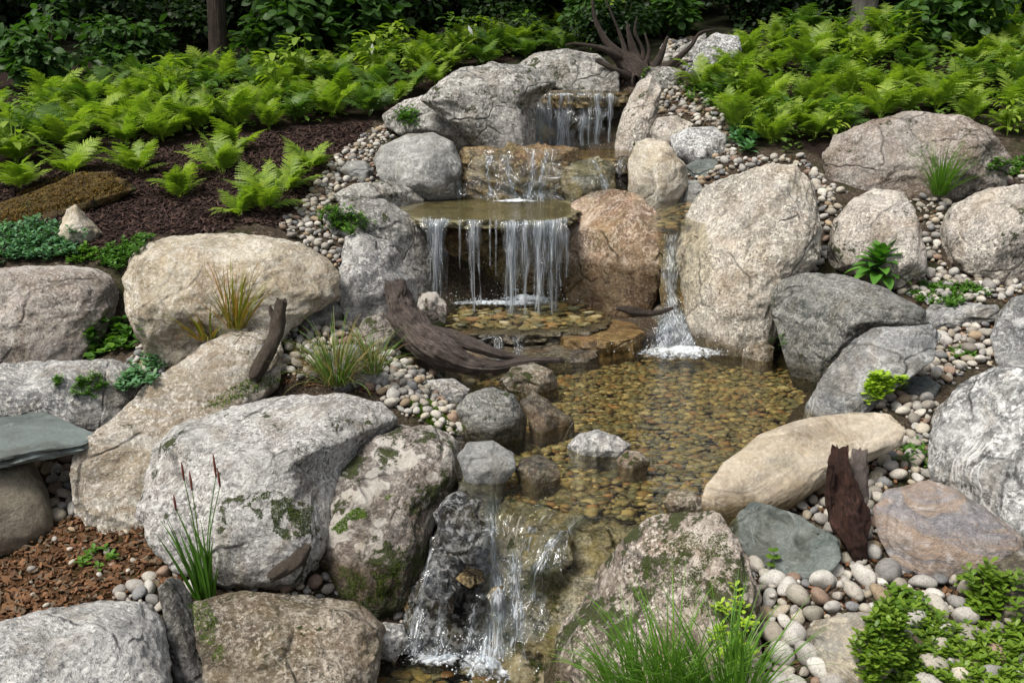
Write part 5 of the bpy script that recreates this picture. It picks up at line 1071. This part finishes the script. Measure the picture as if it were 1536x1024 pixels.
for row, (y0, s0, n) in enumerate([(11.0, .55, 13), (11.7, .9, 13), (12.6, 1.15, 14), (13.8, 1.5, 14), (15.4, 2.0, 12), (17.5, 2.8, 10), (20.5, 4.0, 9)]):
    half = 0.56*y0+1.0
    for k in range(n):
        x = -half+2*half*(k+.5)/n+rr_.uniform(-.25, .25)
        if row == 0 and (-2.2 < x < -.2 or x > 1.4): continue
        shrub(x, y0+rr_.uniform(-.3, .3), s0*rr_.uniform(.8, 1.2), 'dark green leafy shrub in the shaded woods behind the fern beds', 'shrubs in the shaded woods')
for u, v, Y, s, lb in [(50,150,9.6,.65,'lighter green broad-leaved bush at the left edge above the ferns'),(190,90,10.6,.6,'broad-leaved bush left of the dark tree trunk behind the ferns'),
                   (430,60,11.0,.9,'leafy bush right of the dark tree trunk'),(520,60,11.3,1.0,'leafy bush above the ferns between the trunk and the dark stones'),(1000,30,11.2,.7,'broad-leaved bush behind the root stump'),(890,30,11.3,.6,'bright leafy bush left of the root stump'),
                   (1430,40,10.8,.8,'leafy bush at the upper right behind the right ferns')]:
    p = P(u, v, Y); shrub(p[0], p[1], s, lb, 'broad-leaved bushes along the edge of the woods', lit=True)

# ------------------------------------------------------------------ ferns
def frond(seed, L=.42, mat='fern'):
    r = random.Random(seed); mb = MB(); n = 15; p = Vector((0, 0, 0)); el = R(r.uniform(72, 86)); pts_ = []; step = L/26; drop = R(r.uniform(35, 95)); sw = r.uniform(-.4, .4)
    for i in range(27):
        t = i/26; e = el-drop*t**1.5; d = Vector((math.sin(sw*t)*math.cos(e), math.cos(sw*t)*math.cos(e), math.sin(e))); pts_.append((p.copy(), d)); p = p+d*step
    for i in range(0, 26, 3):
        a, da = pts_[i]; b, db = pts_[min(i+3, 26)]; w = .0022*(1-i/30)
        s = da.cross(Vector((0, 0, 1))).normalized() if abs(da.z) < .99 else Vector((1, 0, 0))
        mb.add([a-s*w, a+s*w, b+s*w, b-s*w], [(0, 1, 2, 3)])
    for i in range(5, 27):
        t = (i-5)/21; q, d = pts_[i]; s = Vector((1, 0, 0)); s = (s-d*s.dot(d)).normalized(); nn = s.cross(d).normalized()
        if nn.z < 0: nn = -nn
        l = L*.30*(math.sin(math.pi*min(1, t*.9+.16))**.75)*(1-t*.45)+.006
        for sg in (-1, 1):
            dd = s*sg*math.cos(.42)+d*math.sin(.42+.25*t)+nn*r.gauss(.02, .07)
            leaf(mb, q, dd, nn, l*r.uniform(.88, 1.08), l*.20+.0065, r.uniform(.2, .7), .1, 9, shape=lambda x: (1-x)**.6*(.55+.45*min(1, x*6)), teeth=.5)
    return mb.mesh('frond', M[mat])
FR = [frond(s) for s in range(200, 208)]; FRD = [frond(s, mat='fernd') for s in range(210, 214)]
def fern(p, s, label, group=None, nf=None, dark=False, spread=1.0):
    root = tag(link('fern', None, loc=p), label, 'fern', group); nf = nf or random.randint(9, 13); a0 = random.uniform(0, 6.28)
    root.scale = (s, s, s)
    for k in range(nf):
        f = link('frond', random.choice(FRD if dark else FR), root)
        sc = random.uniform(.7, 1.1); f.scale = (sc, sc, sc); f.rotation_euler = (random.uniform(-.35, .2)*spread-.1, random.gauss(0, .15), a0+k*2.4+random.gauss(0, .25))
    return root
FG = 'ferns in the garden beds'
for u, v, s, lb in [(205,262,.95,'bushy yellow-green fern at the top of the mulch, right of the moss mound'),(335,262,.95,'spreading fern in the middle of the mulch slope'),(350,232,.9,'taller fern right behind the spreading fern on the mulch'),
                    (270,300,.75,'small low fern lowest on the mulch, above the cream boulder'),(395,320,.95,'bright fern at the lower edge of the mulch beside the gravel'),(430,290,.85,'fern at the gravel edge, just above the bright lowest one'),
                    (465,255,.8,'fern by the gravel strip, left of the small grey stone'),(360,325,.6,'very small fern left of the bright fern at the mulch edge'),(110,265,.9,'arching fern directly above the moss mound'),(30,285,.9,'arching fern at the left edge behind the moss mound')]:
    g = ground_hit(u, v); fern(g, s, lb, FG, nf=12, spread=1.6)
PER = []
for k in range(4):
    r = random.Random(300+k); mb = MB()
    for j in range(46):
        an = r.uniform(0, 6.28); zz = r.uniform(.05, .34); rad_ = r.uniform(.0, .13)*(1.2-zz)
        leaf(mb, (math.cos(an)*rad_, math.sin(an)*rad_, zz), (math.cos(an), math.sin(an), r.uniform(-.2, .6)), (0, 0, 1), r.uniform(.07, .13), r.uniform(.035, .06), .7, .2, 5, teeth=.18)
        if j < 6: blade(mb, (0, 0, 0), (math.cos(an)*.3, math.sin(an)*.3, 1), zz+.05, .008, .1, 2)
    PER.append(mb.mesh('leafy_perennial', M['fern' if k < 2 else 'fernd']))
def fill(poly, gap, label, s0, s1, darkp=.2):
    wp = wpoly(poly); a = np.array(wp); placed = []; rg = random.Random(len(label))
    for _ in range(4000):
        x, y = rg.uniform(a[:, 0].min(), a[:, 0].max()), rg.uniform(a[:, 1].min(), a[:, 1].max())
        if not inpoly(np.array([x]), np.array([y]), wp)[0]: continue
        g = gap*(1 if y < 9.3 else 1.15)
        if any((x-q[0])**2+(y-q[1])**2 < g*g for q in placed): continue
        placed.append((x, y))
    for x, y in placed: fern((x, y, g_at(x, y)), rg.uniform(s0, s1), label, label, dark=rg.random() < darkp)
    for _ in range(len(placed)//5):
        x, y = rg.choice(placed); x += rg.uniform(-.14, .14); y += rg.uniform(-.16, .05); o = link('leafy_perennial', rg.choice(PER)); o.location = (x, y, g_at(x, y)); o.rotation_euler.z = rg.uniform(0, 6.3)
        q_ = rg.uniform(.8, 1.3); o.scale = (q_, q_, q_*1.1); tag(o, 'broad-leaved perennial %s' % label.replace('green fern ', ''), 'plant', 'broad-leaved perennials among the ferns')
    print('ferns', len(placed))
fill([(-40,268),(90,235),(230,225),(330,205),(440,195),(470,182),(470,118),(340,108),(180,135),(60,160),(-40,175)], .262, 'green fern in the dense bed on the left below the dark woods', .75, 1.1, .3)
fill([(455,192),(560,180),(630,145),(690,106),(770,94),(850,78),(960,60),(960,40),(860,40),(720,62),(600,84),(470,118)], .262, 'green fern in the strip running up behind the upper boulders', .7, 1.0, .4)
fill([(1110,215),(1180,238),(1235,215),(1290,185),(1400,185),(1520,200),(1640,205),(1640,85),(1640,20),(1500,18),(1380,40),(1250,60),(1180,50),(1120,70),(1030,150),(1090,165)], .285, 'green fern in the dense bed on the right above the wide brown-grey boulder', .8, 1.2, .35)
for u, v, top, lb in [(559,112,70,'white pointed plant tag standing among the ferns, left one'),(709,82,42,'white folded plant tag among the ferns above the upper boulders, right one')]:
    g = ground_hit(u, v); H_ = (v-top)*g[1]/F; mb = MB(); leaf(mb, (0, 0, H_-.09), (.1 if u < 600 else -.5, 0, 1), (0, -1, 0), .10, .035, .2, .3, 5)
    mb.add([(-.002, 0, H_-.07), (.002, 0, H_-.07), (.002, 0, -.02), (-.002, 0, -.02)], [(0, 1, 2, 3)])
    tag(mb.obj('plant_tag', M['white'], loc=g), lb, 'plant tag')
# low leafy ground cover between the fern clumps
gc = MB(); rg = random.Random(5)
for poly, n in [([(-40,268),(90,235),(230,225),(330,205),(440,195),(560,180),(630,145),(690,106),(770,94),(850,78),(960,60),(960,36),(720,52),(600,72),(470,100),(340,95),(60,140),(-40,150)], 5200),
                ([(1110,215),(1180,238),(1235,215),(1290,185),(1400,185),(1640,210),(1640,15),(1380,35),(1180,50),(1030,150)], 5200)]:
    wp = wpoly(poly); a = np.array(wp); X_ = np.random.uniform(a[:, 0].min(), a[:, 0].max(), n*3); Y_ = np.random.uniform(a[:, 1].min(), a[:, 1].max(), n*3)
    okk = inpoly(X_, Y_, wp); X_, Y_ = X_[okk][:n], Y_[okk][:n]; Z_ = hz(X_, Y_)
    for x, y, z in zip(X_, Y_, Z_):
        an = rg.uniform(0, 6.28); L_ = rg.uniform(.03, .075)
        leaf(gc, (x, y, z+rg.uniform(.01, .16)), (math.cos(an), math.sin(an), rg.uniform(-.3, .7)), (0, 0, 1), L_, L_*rg.uniform(.4, .75), .5, .15, 3)
tag(gc.obj('ground_cover', M['fernd']), 'low leafy ground cover filling the fern beds', 'ground cover', kind='stuff')

# ------------------------------------------------------------------ grasses and small plants
def base_at(u, v):
    h = cast(u, v); return (h[0], h[1]) if h else (V3(ground_hit(u, v)), Vector((0, 0, 1)))
def grass(u, v, n, L, W_, mat, label, spread=.05, lean=.6, bend=.9, cat='grass', ldir=(0, 0), name='grass_tuft', up=1.0):
    b, _ = base_at(u, v); mb = MB()
    for k in range(n):
        an = random.uniform(0, 6.28); d = abs(random.gauss(0, lean)); s = random.random()**.5*spread
        blade(mb, (math.cos(an)*s, math.sin(an)*s, -.01), (math.cos(an)*d+ldir[0], math.sin(an)*d+ldir[1], up), L*random.uniform(.5, 1.1), W_*random.uniform(.6, 1.1), bend*random.uniform(.4, 1.5), 6, random.uniform(-.8, .8))
    return tag(mb.obj(name, M[mat], loc=b), label, cat)
# reed clump with flower spikes
b, _ = base_at(322, 878); b = b+Vector((0, -.12, .01)); root = tag(link('reed_clump', None, loc=b), 'tall upright reed clump with reddish flower spikes in front of the huge pale boulder', 'reeds')
mb = MB()
for k in range(46):
    an = random.uniform(0, 6.28); d = abs(random.gauss(0, .22)); s = random.random()**.5*.035
    blade(mb, (math.cos(an)*s, math.sin(an)*s*.6, -.02), (math.cos(an)*d-.1, math.sin(an)*d*.6, 1), random.uniform(.18, .42), .018*random.uniform(.6, 1), .35*random.uniform(.3, 1.6), 7, random.uniform(-.6, .6))
mb.obj('leaves', M['reed'], root)
for du, dv, tl in [(-46,-160,.07),(-34,-145,.075),(2,-165,.09),(8,-150,.07),(-58,-115,.06)]:
    t = P(322+du, 878+dv, b.y)-np.array(b); st = MB(); tube(st, [(du*.0002, 0, 0), (t[0]*.4, 0, t[2]*.55), (t[0], t[1]*.3, t[2])], [.003, .0025, .0016], 12, 6); o = st.obj('stem', M['reed'], root)
    ct = MB(); tube(ct, [(t[0], t[1]*.3, t[2]-.005), (t[0]-.002, t[1]*.3, t[2]+tl*.5), (t[0]-.004, t[1]*.3, t[2]+tl)], [.003, .0048, .0015], 10, 8, .2, .1); ct.obj('flower_spike', M['catkin'], root)
grass(505, 572, 230, .36, .006, 'straw', 'straw-coloured and green grass clump on top of the huge pale boulder', .06, .9, 1.2)
grass(560, 556, 110, .30, .005, 'straw', 'smaller straw-coloured grass clump beside the driftwood trunk', .04, .9, 1.2)
grass(355, 488, 120, .36, .008, 'autumn', 'yellow-green grass tuft with orange blades against the cream boulder', .05, .45, .6, ldir=(.1, 0))
grass(312, 505, 90, .26, .009, 'autumn', 'low orange and green grass tuft left of the taller one below the cream boulder', .06, .8, .9)
grass(1408, 290, 260, .42, .006, 'grass', 'fine green grass tuft in front of the wide brown-grey boulder', .05, .55, 1.0)
grass(1275, 70, 1, .01, .001, 'grass', None)if False else None
for u, v, n, L, lb in [(1000,1075,230,.44,'green grass clump at the bottom centre, left part, in front of the mossy boulder'),(1085,1060,260,.44,'dense green grass clump at the bottom centre beside the cobbles'),(950,1085,110,.36,'thin outermost grass clump at the bottom, leaning left')]:
    p = P(u, min(v, 1042), 2.62); mb = MB()
    for k in range(n):
        an = random.uniform(0, 6.28); d = abs(random.gauss(0, .5)); s = random.random()**.5*.09
        blade(mb, (math.cos(an)*s, math.sin(an)*s, -.06), (math.cos(an)*d-.15, math.sin(an)*d*.5, 1), L*random.uniform(.4, 1), .0065*random.uniform(.6, 1.1), random.uniform(.3, 1.4), 7, random.uniform(-.8, .8))
    tag(mb.obj('grass_tuft', M['grass'], loc=p), lb, 'grass')
def ob(x): return min(1, x*2.2)**.8*(1-max(0, x-.72)**2*9)
def rosettes(poly, n, mat, label, leafL=.022, leafW=.011, per=8, h=.04, name='groundcover_plant', cat='groundcover', seed=1, stem=True, flat=.5, shape=None, teeth=0, skipb=False, loc=None):
    """a cushion of leafy rosettes; each sits on what lies under it"""
    r = random.Random(seed); us = [a for a, b in poly]; vv = [b for a, b in poly]; mb = MB(); st = MB(); k = 0; it = 0; o0 = None
    while k < n and it < n*12:
        it += 1; u, v = r.uniform(min(us), max(us)), r.uniform(min(vv), max(vv))
        if not inpoly(np.array([u]), np.array([v]), poly)[0]: continue
        hh = cast(u, min(v, 1060))
        if not hh: continue
        p = hh[0]
        if hh[2].name.startswith('pebble'): p = p-Vector((0, 0, .03)); k -= 0
        if o0 is None: o0 = p.copy()
        if (p-o0).length > 1.2: continue
        k += 1; H = h*r.uniform(.3, 1.3); top = p-o0+Vector((r.gauss(0, .4)*H, r.gauss(0, .4)*H, H)); a0 = r.uniform(0, 6.28)
        if stem:
            w = .0012; q = p-o0; st.add([q+Vector((-w, 0, -.01)), q+Vector((w, 0, -.01)), top+Vector((w, 0, 0)), top+Vector((-w, 0, 0))], [(0, 1, 2, 3)])
        for j in range(per):
            an = a0+j*2.4; e = r.uniform(.05, 1.1)*flat+(j/per)*.5
            d = Vector((math.cos(an)*math.cos(e), math.sin(an)*math.cos(e), math.sin(e)))
            leaf(mb, top-Vector((0, 0, (1-j/per)*H*.5)), d, Vector((0, 0, 1)), leafL*r.uniform(.7, 1.2), leafW*r.uniform(.8, 1.2), .4, .2, 4, shape or ob, teeth)
    if o0 is None: return
    root = tag(link(name, None, loc=o0), label, cat); mb.obj('leaves', M[mat], root)
    if stem and False and len(st.v) > 4*45: st.obj('stems', M['redstem'], root)
    return root
ov = lambda x: math.sin(math.pi*min(1, .08+.92*x))**.8
rosettes([(1310,925),(1400,925),(1440,960),(1420,1060),(1300,1060),(1290,990)], 420, 'sedum', 'yellow-green rosette groundcover at the bottom right beside the yellow banded stone', .026, .014, 9, .05, seed=2)
rosettes([(1440,960),(1560,940),(1560,1060),(1420,1060)], 360, 'sedum', 'yellow-green rosette groundcover in the bottom right corner', .026, .014, 9, .05, seed=3)
rosettes([(1440,905),(1470,868),(1510,880),(1500,930),(1450,935)], 60, 'sedum', 'loose reddish-stemmed rosette plant at the foot of the right pale grey boulder', .034, .018, 8, .08, seed=4)
rosettes([(1320,905),(1350,895),(1385,910),(1360,935),(1330,930)], 34, 'sedum', 'small rosette sprigs growing between cobbles above the yellow banded stone', .03, .017, 8, .05, seed=5)
rosettes([(-20,400),(0,345),(60,335),(110,355),(120,385),(60,395)], 260, 'bluherb', 'bluish green leafy herb at the left edge on top of the blocky boulder', .035, .02, 6, .06, seed=6)
rosettes([(150,400),(160,375),(215,358),(228,366),(190,395),(180,410)], 150, 'herb', 'small-leaved green herb behind the gap between the blocky and the cream boulder', .025, .016, 7, .04, seed=7)
rosettes([(85,385),(140,372),(150,390),(110,398)], 60, 'herb', 'creeping green sprigs behind the blocky boulder', .03, .02, 6, .03, seed=8)
rosettes([(475,345),(485,315),(540,325),(565,345),(520,358)], 110, 'herb', 'low bushy herb growing on the sloping grey rock beside the gravel strip', .03, .013, 7, .05, seed=9)
rosettes([(1355,440),(1390,426),(1460,430),(1488,445),(1430,462),(1375,458)], 190, 'herb', 'flat dark green creeping herb on the gravel above the flat grey stone', .028, .013, 7, .025, seed=10)
rosettes([(1298,605),(1305,570),(1330,562),(1360,572),(1350,590),(1320,605)], 80, 'lime', 'bright lime green ruffled plant on the gravel beside the small dark stone', .03, .022, 6, .025, seed=11, stem=False)
rosettes([(1418,540),(1425,528),(1462,530),(1460,542)], 26, 'herb', 'small green sprig in the gravel left of the large mottled boulder', .028, .013, 6, .02, seed=12)
rosettes([(1350,700),(1345,675),(1385,668),(1392,700),(1370,712)], 16, 'herb', 'sparse narrow-leaved weed between the stump and the large mottled boulder', .06, .012, 5, .03, seed=13)
rosettes([(130,540),(125,500),(170,482),(210,495),(205,530),(160,540)], 60, 'herb', 'round-leaved plant in the shade between the blocky and the cream boulder', .045, .038, 5, .06, seed=14, shape=ov)
rosettes([(180,592),(190,560),(235,540),(248,550),(225,585)], 70, 'bluherb', 'blue-green leafy plant at the upper end of the long streaked boulder', .035, .02, 6, .05, seed=15)
rosettes([(105,598),(112,572),(150,560),(160,580),(140,600)], 70, 'herb', 'dark moss-like tuft growing on the low pale rock', .018, .01, 6, .03, seed=16)
rosettes([(78,580),(80,565),(92,568),(90,582)], 14, 'herb', 'tiny green tuft on the low pale rock near the slab notch', .018, .01, 6, .02, seed=17)
rosettes([(120,856),(128,832),(165,828),(170,848),(140,858)], 12, 'herb', 'small green sprig on the brown soil at the lower left', .028, .018, 6, .03, seed=18)
rosettes([(598,190),(602,165),(628,168),(632,188),(615,196)], 40, 'herb', 'small green herb on the gravel below the angular upper boulder', .04, .02, 6, .05, seed=19)
rosettes([(1095,215),(1090,180),(1130,172),(1148,205),(1120,235)], 34, 'bluherb', 'large-leaved blue-green plant at the left edge of the right fern bed', .09, .045, 6, .06, seed=20, shape=ov)
rosettes([(1020,128),(1060,122),(1110,135),(1100,160),(1060,165),(1030,150)], 120, 'herb', 'low leafy plant on the gravel between the upper stream and the right ferns', .045, .016, 6, .05, seed=21)
rosettes([(940,120),(935,100),(975,108),(970,128)], 30, 'herb', 'small green plant in front of the root stump', .035, .022, 6, .05, seed=22)
rosettes([(1150,520),(1165,500),(1180,515),(1170,540)], 16, 'herb', 'small green tuft between the speckled and the dark green-grey boulder', .03, .01, 6, .03, seed=23)
rosettes([(1480,265),(1500,245),(1545,240),(1545,270)], 50, 'herb', 'leafy sprigs at the right end of the wide brown-grey boulder', .04, .02, 6, .05, seed=24)
rosettes([(80,345),(110,330),(120,345),(95,352)], 0, 'herb', '', seed=25)
rosettes([(1060,960),(1075,905),(1110,915),(1135,960),(1120,1000),(1070,1000)], 26, 'lime', 'thin bright-leaved weeds growing up through the bottom grass clump', .028, .013, 6, .07, seed=26)
rosettes([(560,520),(565,505),(580,515),(575,528)], 0, 'herb', '', seed=27)
# single seedling in front of the slate
b, _ = base_at(1158, 858); root = tag(link('seedling', None, loc=b), 'single seedling with round leaves in front of the dark green slate stone', 'seedling')
mb = MB(); tube(mb, [(0, 0, 0), (.004, 0, .04), (0, 0, .09)], [.002, .0016, .001], 8, 6); mb.obj('stem', M['herb'], root); mb = MB()
for z, an, L in [(.03, .2, .028), (.03, 3.3, .026), (.055, 1.5, .02), (.06, 2.8, .03), (.062, 6.0, .03), (.088, .5, .024), (.088, 2.6, .024), (.09, 4.6, .02)]:
    leaf(mb, (0, 0, z), (math.cos(an), math.sin(an), .35), (0, -.5, 1), L, L*.75, .3, .15, 5, ov)
mb.obj('leaves', M['sedum'], root)
# broad-leaved rosette plant
b, _ = base_at(1318, 418); root = tag(link('broadleaf_plant', None, loc=b+Vector((0, 0, 0))), 'glossy broad-leaved green rosette plant in front of the triangular granite boulder', 'plant')
for k in range(50):
    t = k/50; an = k*2.4; e = R(2+72*t); mb = MB()
    leaf(mb, (0, 0, .02+.12*t), (math.cos(an)*math.cos(e), math.sin(an)*math.cos(e), math.sin(e)), (0, 0, 1), .21*(1-.35*t)*random.uniform(.8, 1.1), .082*(1-.3*t), 1.0-.4*t, .35, 7, ov)
    mb.obj('leaf', M['hosta'], root)
# moss cushions: dense short tufts lying on what is under them
def moss(poly, n, label, seed, mat='mossleaf', L=.010, W_=.005, name='moss_patch', rise=0.0):
    r = random.Random(seed); us = [a for a, b in poly]; vv = [b for a, b in poly]; mb = MB(); o0 = None; k = 0; it = 0
    c = (sum(us)/len(us), sum(vv)/len(vv))
    n = int(n*1.8)
    while k < n and it < n*6:
        it += 1; u, v = r.uniform(min(us), max(us)), r.uniform(min(vv), max(vv))
        if not inpoly(np.array([u]), np.array([v]), poly)[0]: continue
        nzv = float(vnoise(np.array([[u*.07, v*.07, seed]]), seed)[0])
        if nzv < -.15 and rise == 0: continue
        hh = cast(u, v)
        if not hh: continue
        if o0 is None: o0 = hh[0].copy()
        if (hh[0]-o0).length > .8: continue
        k += 1; nn = hh[1]
        q = hh[0]-o0+nn*(rise*r.random())
        for j in range(3):
            d = (nn+Vector((r.gauss(0, .7), r.gauss(0, .7), r.gauss(0, .5)+.2))).normalized()
            s = d.cross(Vector((r.gauss(0, 1), r.gauss(0, 1), r.gauss(0, 1)))).normalized()*W_
            mb.add([q-s, q+s, q+s*.7+d*L*.6, q+d*L*r.uniform(.8, 1.4), q-s*.7+d*L*.6], [(0, 1, 2, 3, 4)])
    if o0 is not None: tag(mb.obj(name, M[mat], loc=o0), label, 'moss')
moss([(300,612),(330,590),(370,568),(410,562),(425,572),(380,590),(330,610)], 2600, 'bright green moss cushion between the long streaked and the huge pale boulder', 1, rise=.012)
moss([(610,600),(640,600),(700,640),(690,655),(650,640),(620,620)], 1800, 'green and brown moss patch on the gravel bank behind the lichened boulder', 2, rise=.006)
moss([(370,755),(400,735),(430,745),(470,760),(462,800),(430,810),(400,790)], 2200, 'dark moss patch on the front of the huge pale boulder', 3, 'darkmoss', .0055, .0024)
moss([(490,800),(520,770),(560,745),(590,742),(560,770),(510,800)], 1300, 'bright moss patch slanting across the rounded lichened boulder', 4, 'mossleaf', .006, .0026)
moss([(480,860),(500,840),(560,870),(600,840),(600,880),(560,905),(510,890)], 1600, 'dark moss at the wet foot of the rounded lichened boulder', 5, 'darkmoss', .0055, .0024)
moss([(950,820),(1000,790),(1050,800),(1090,800),(1100,850),(1070,900),(1040,940),(1000,880),(970,870)], 3000, 'dark moss patches on the large warm grey boulder in front', 6, 'darkmoss', .0055, .0024)
moss([(780,850),(830,830),(850,850),(820,900),(790,900)], 500, 'moss on the wet rock right of the lower waterfall', 7, 'darkmoss', .0055, .0024)
moss([(0,305),(60,282),(120,258),(170,262),(190,285),(130,300),(60,322),(0,345)], 5000, 'rust-brown mossy fuzz covering the long low mound', 8, 'rustmoss', .018, .008, rise=.01)
moss([(280,905),(310,900),(340,960),(330,1010),(300,960)], 700, 'moss strip along the narrow dark rock wedge at the bottom', 9, 'mossleaf', .006, .0026)
print('objects', len(bpy.data.objects))
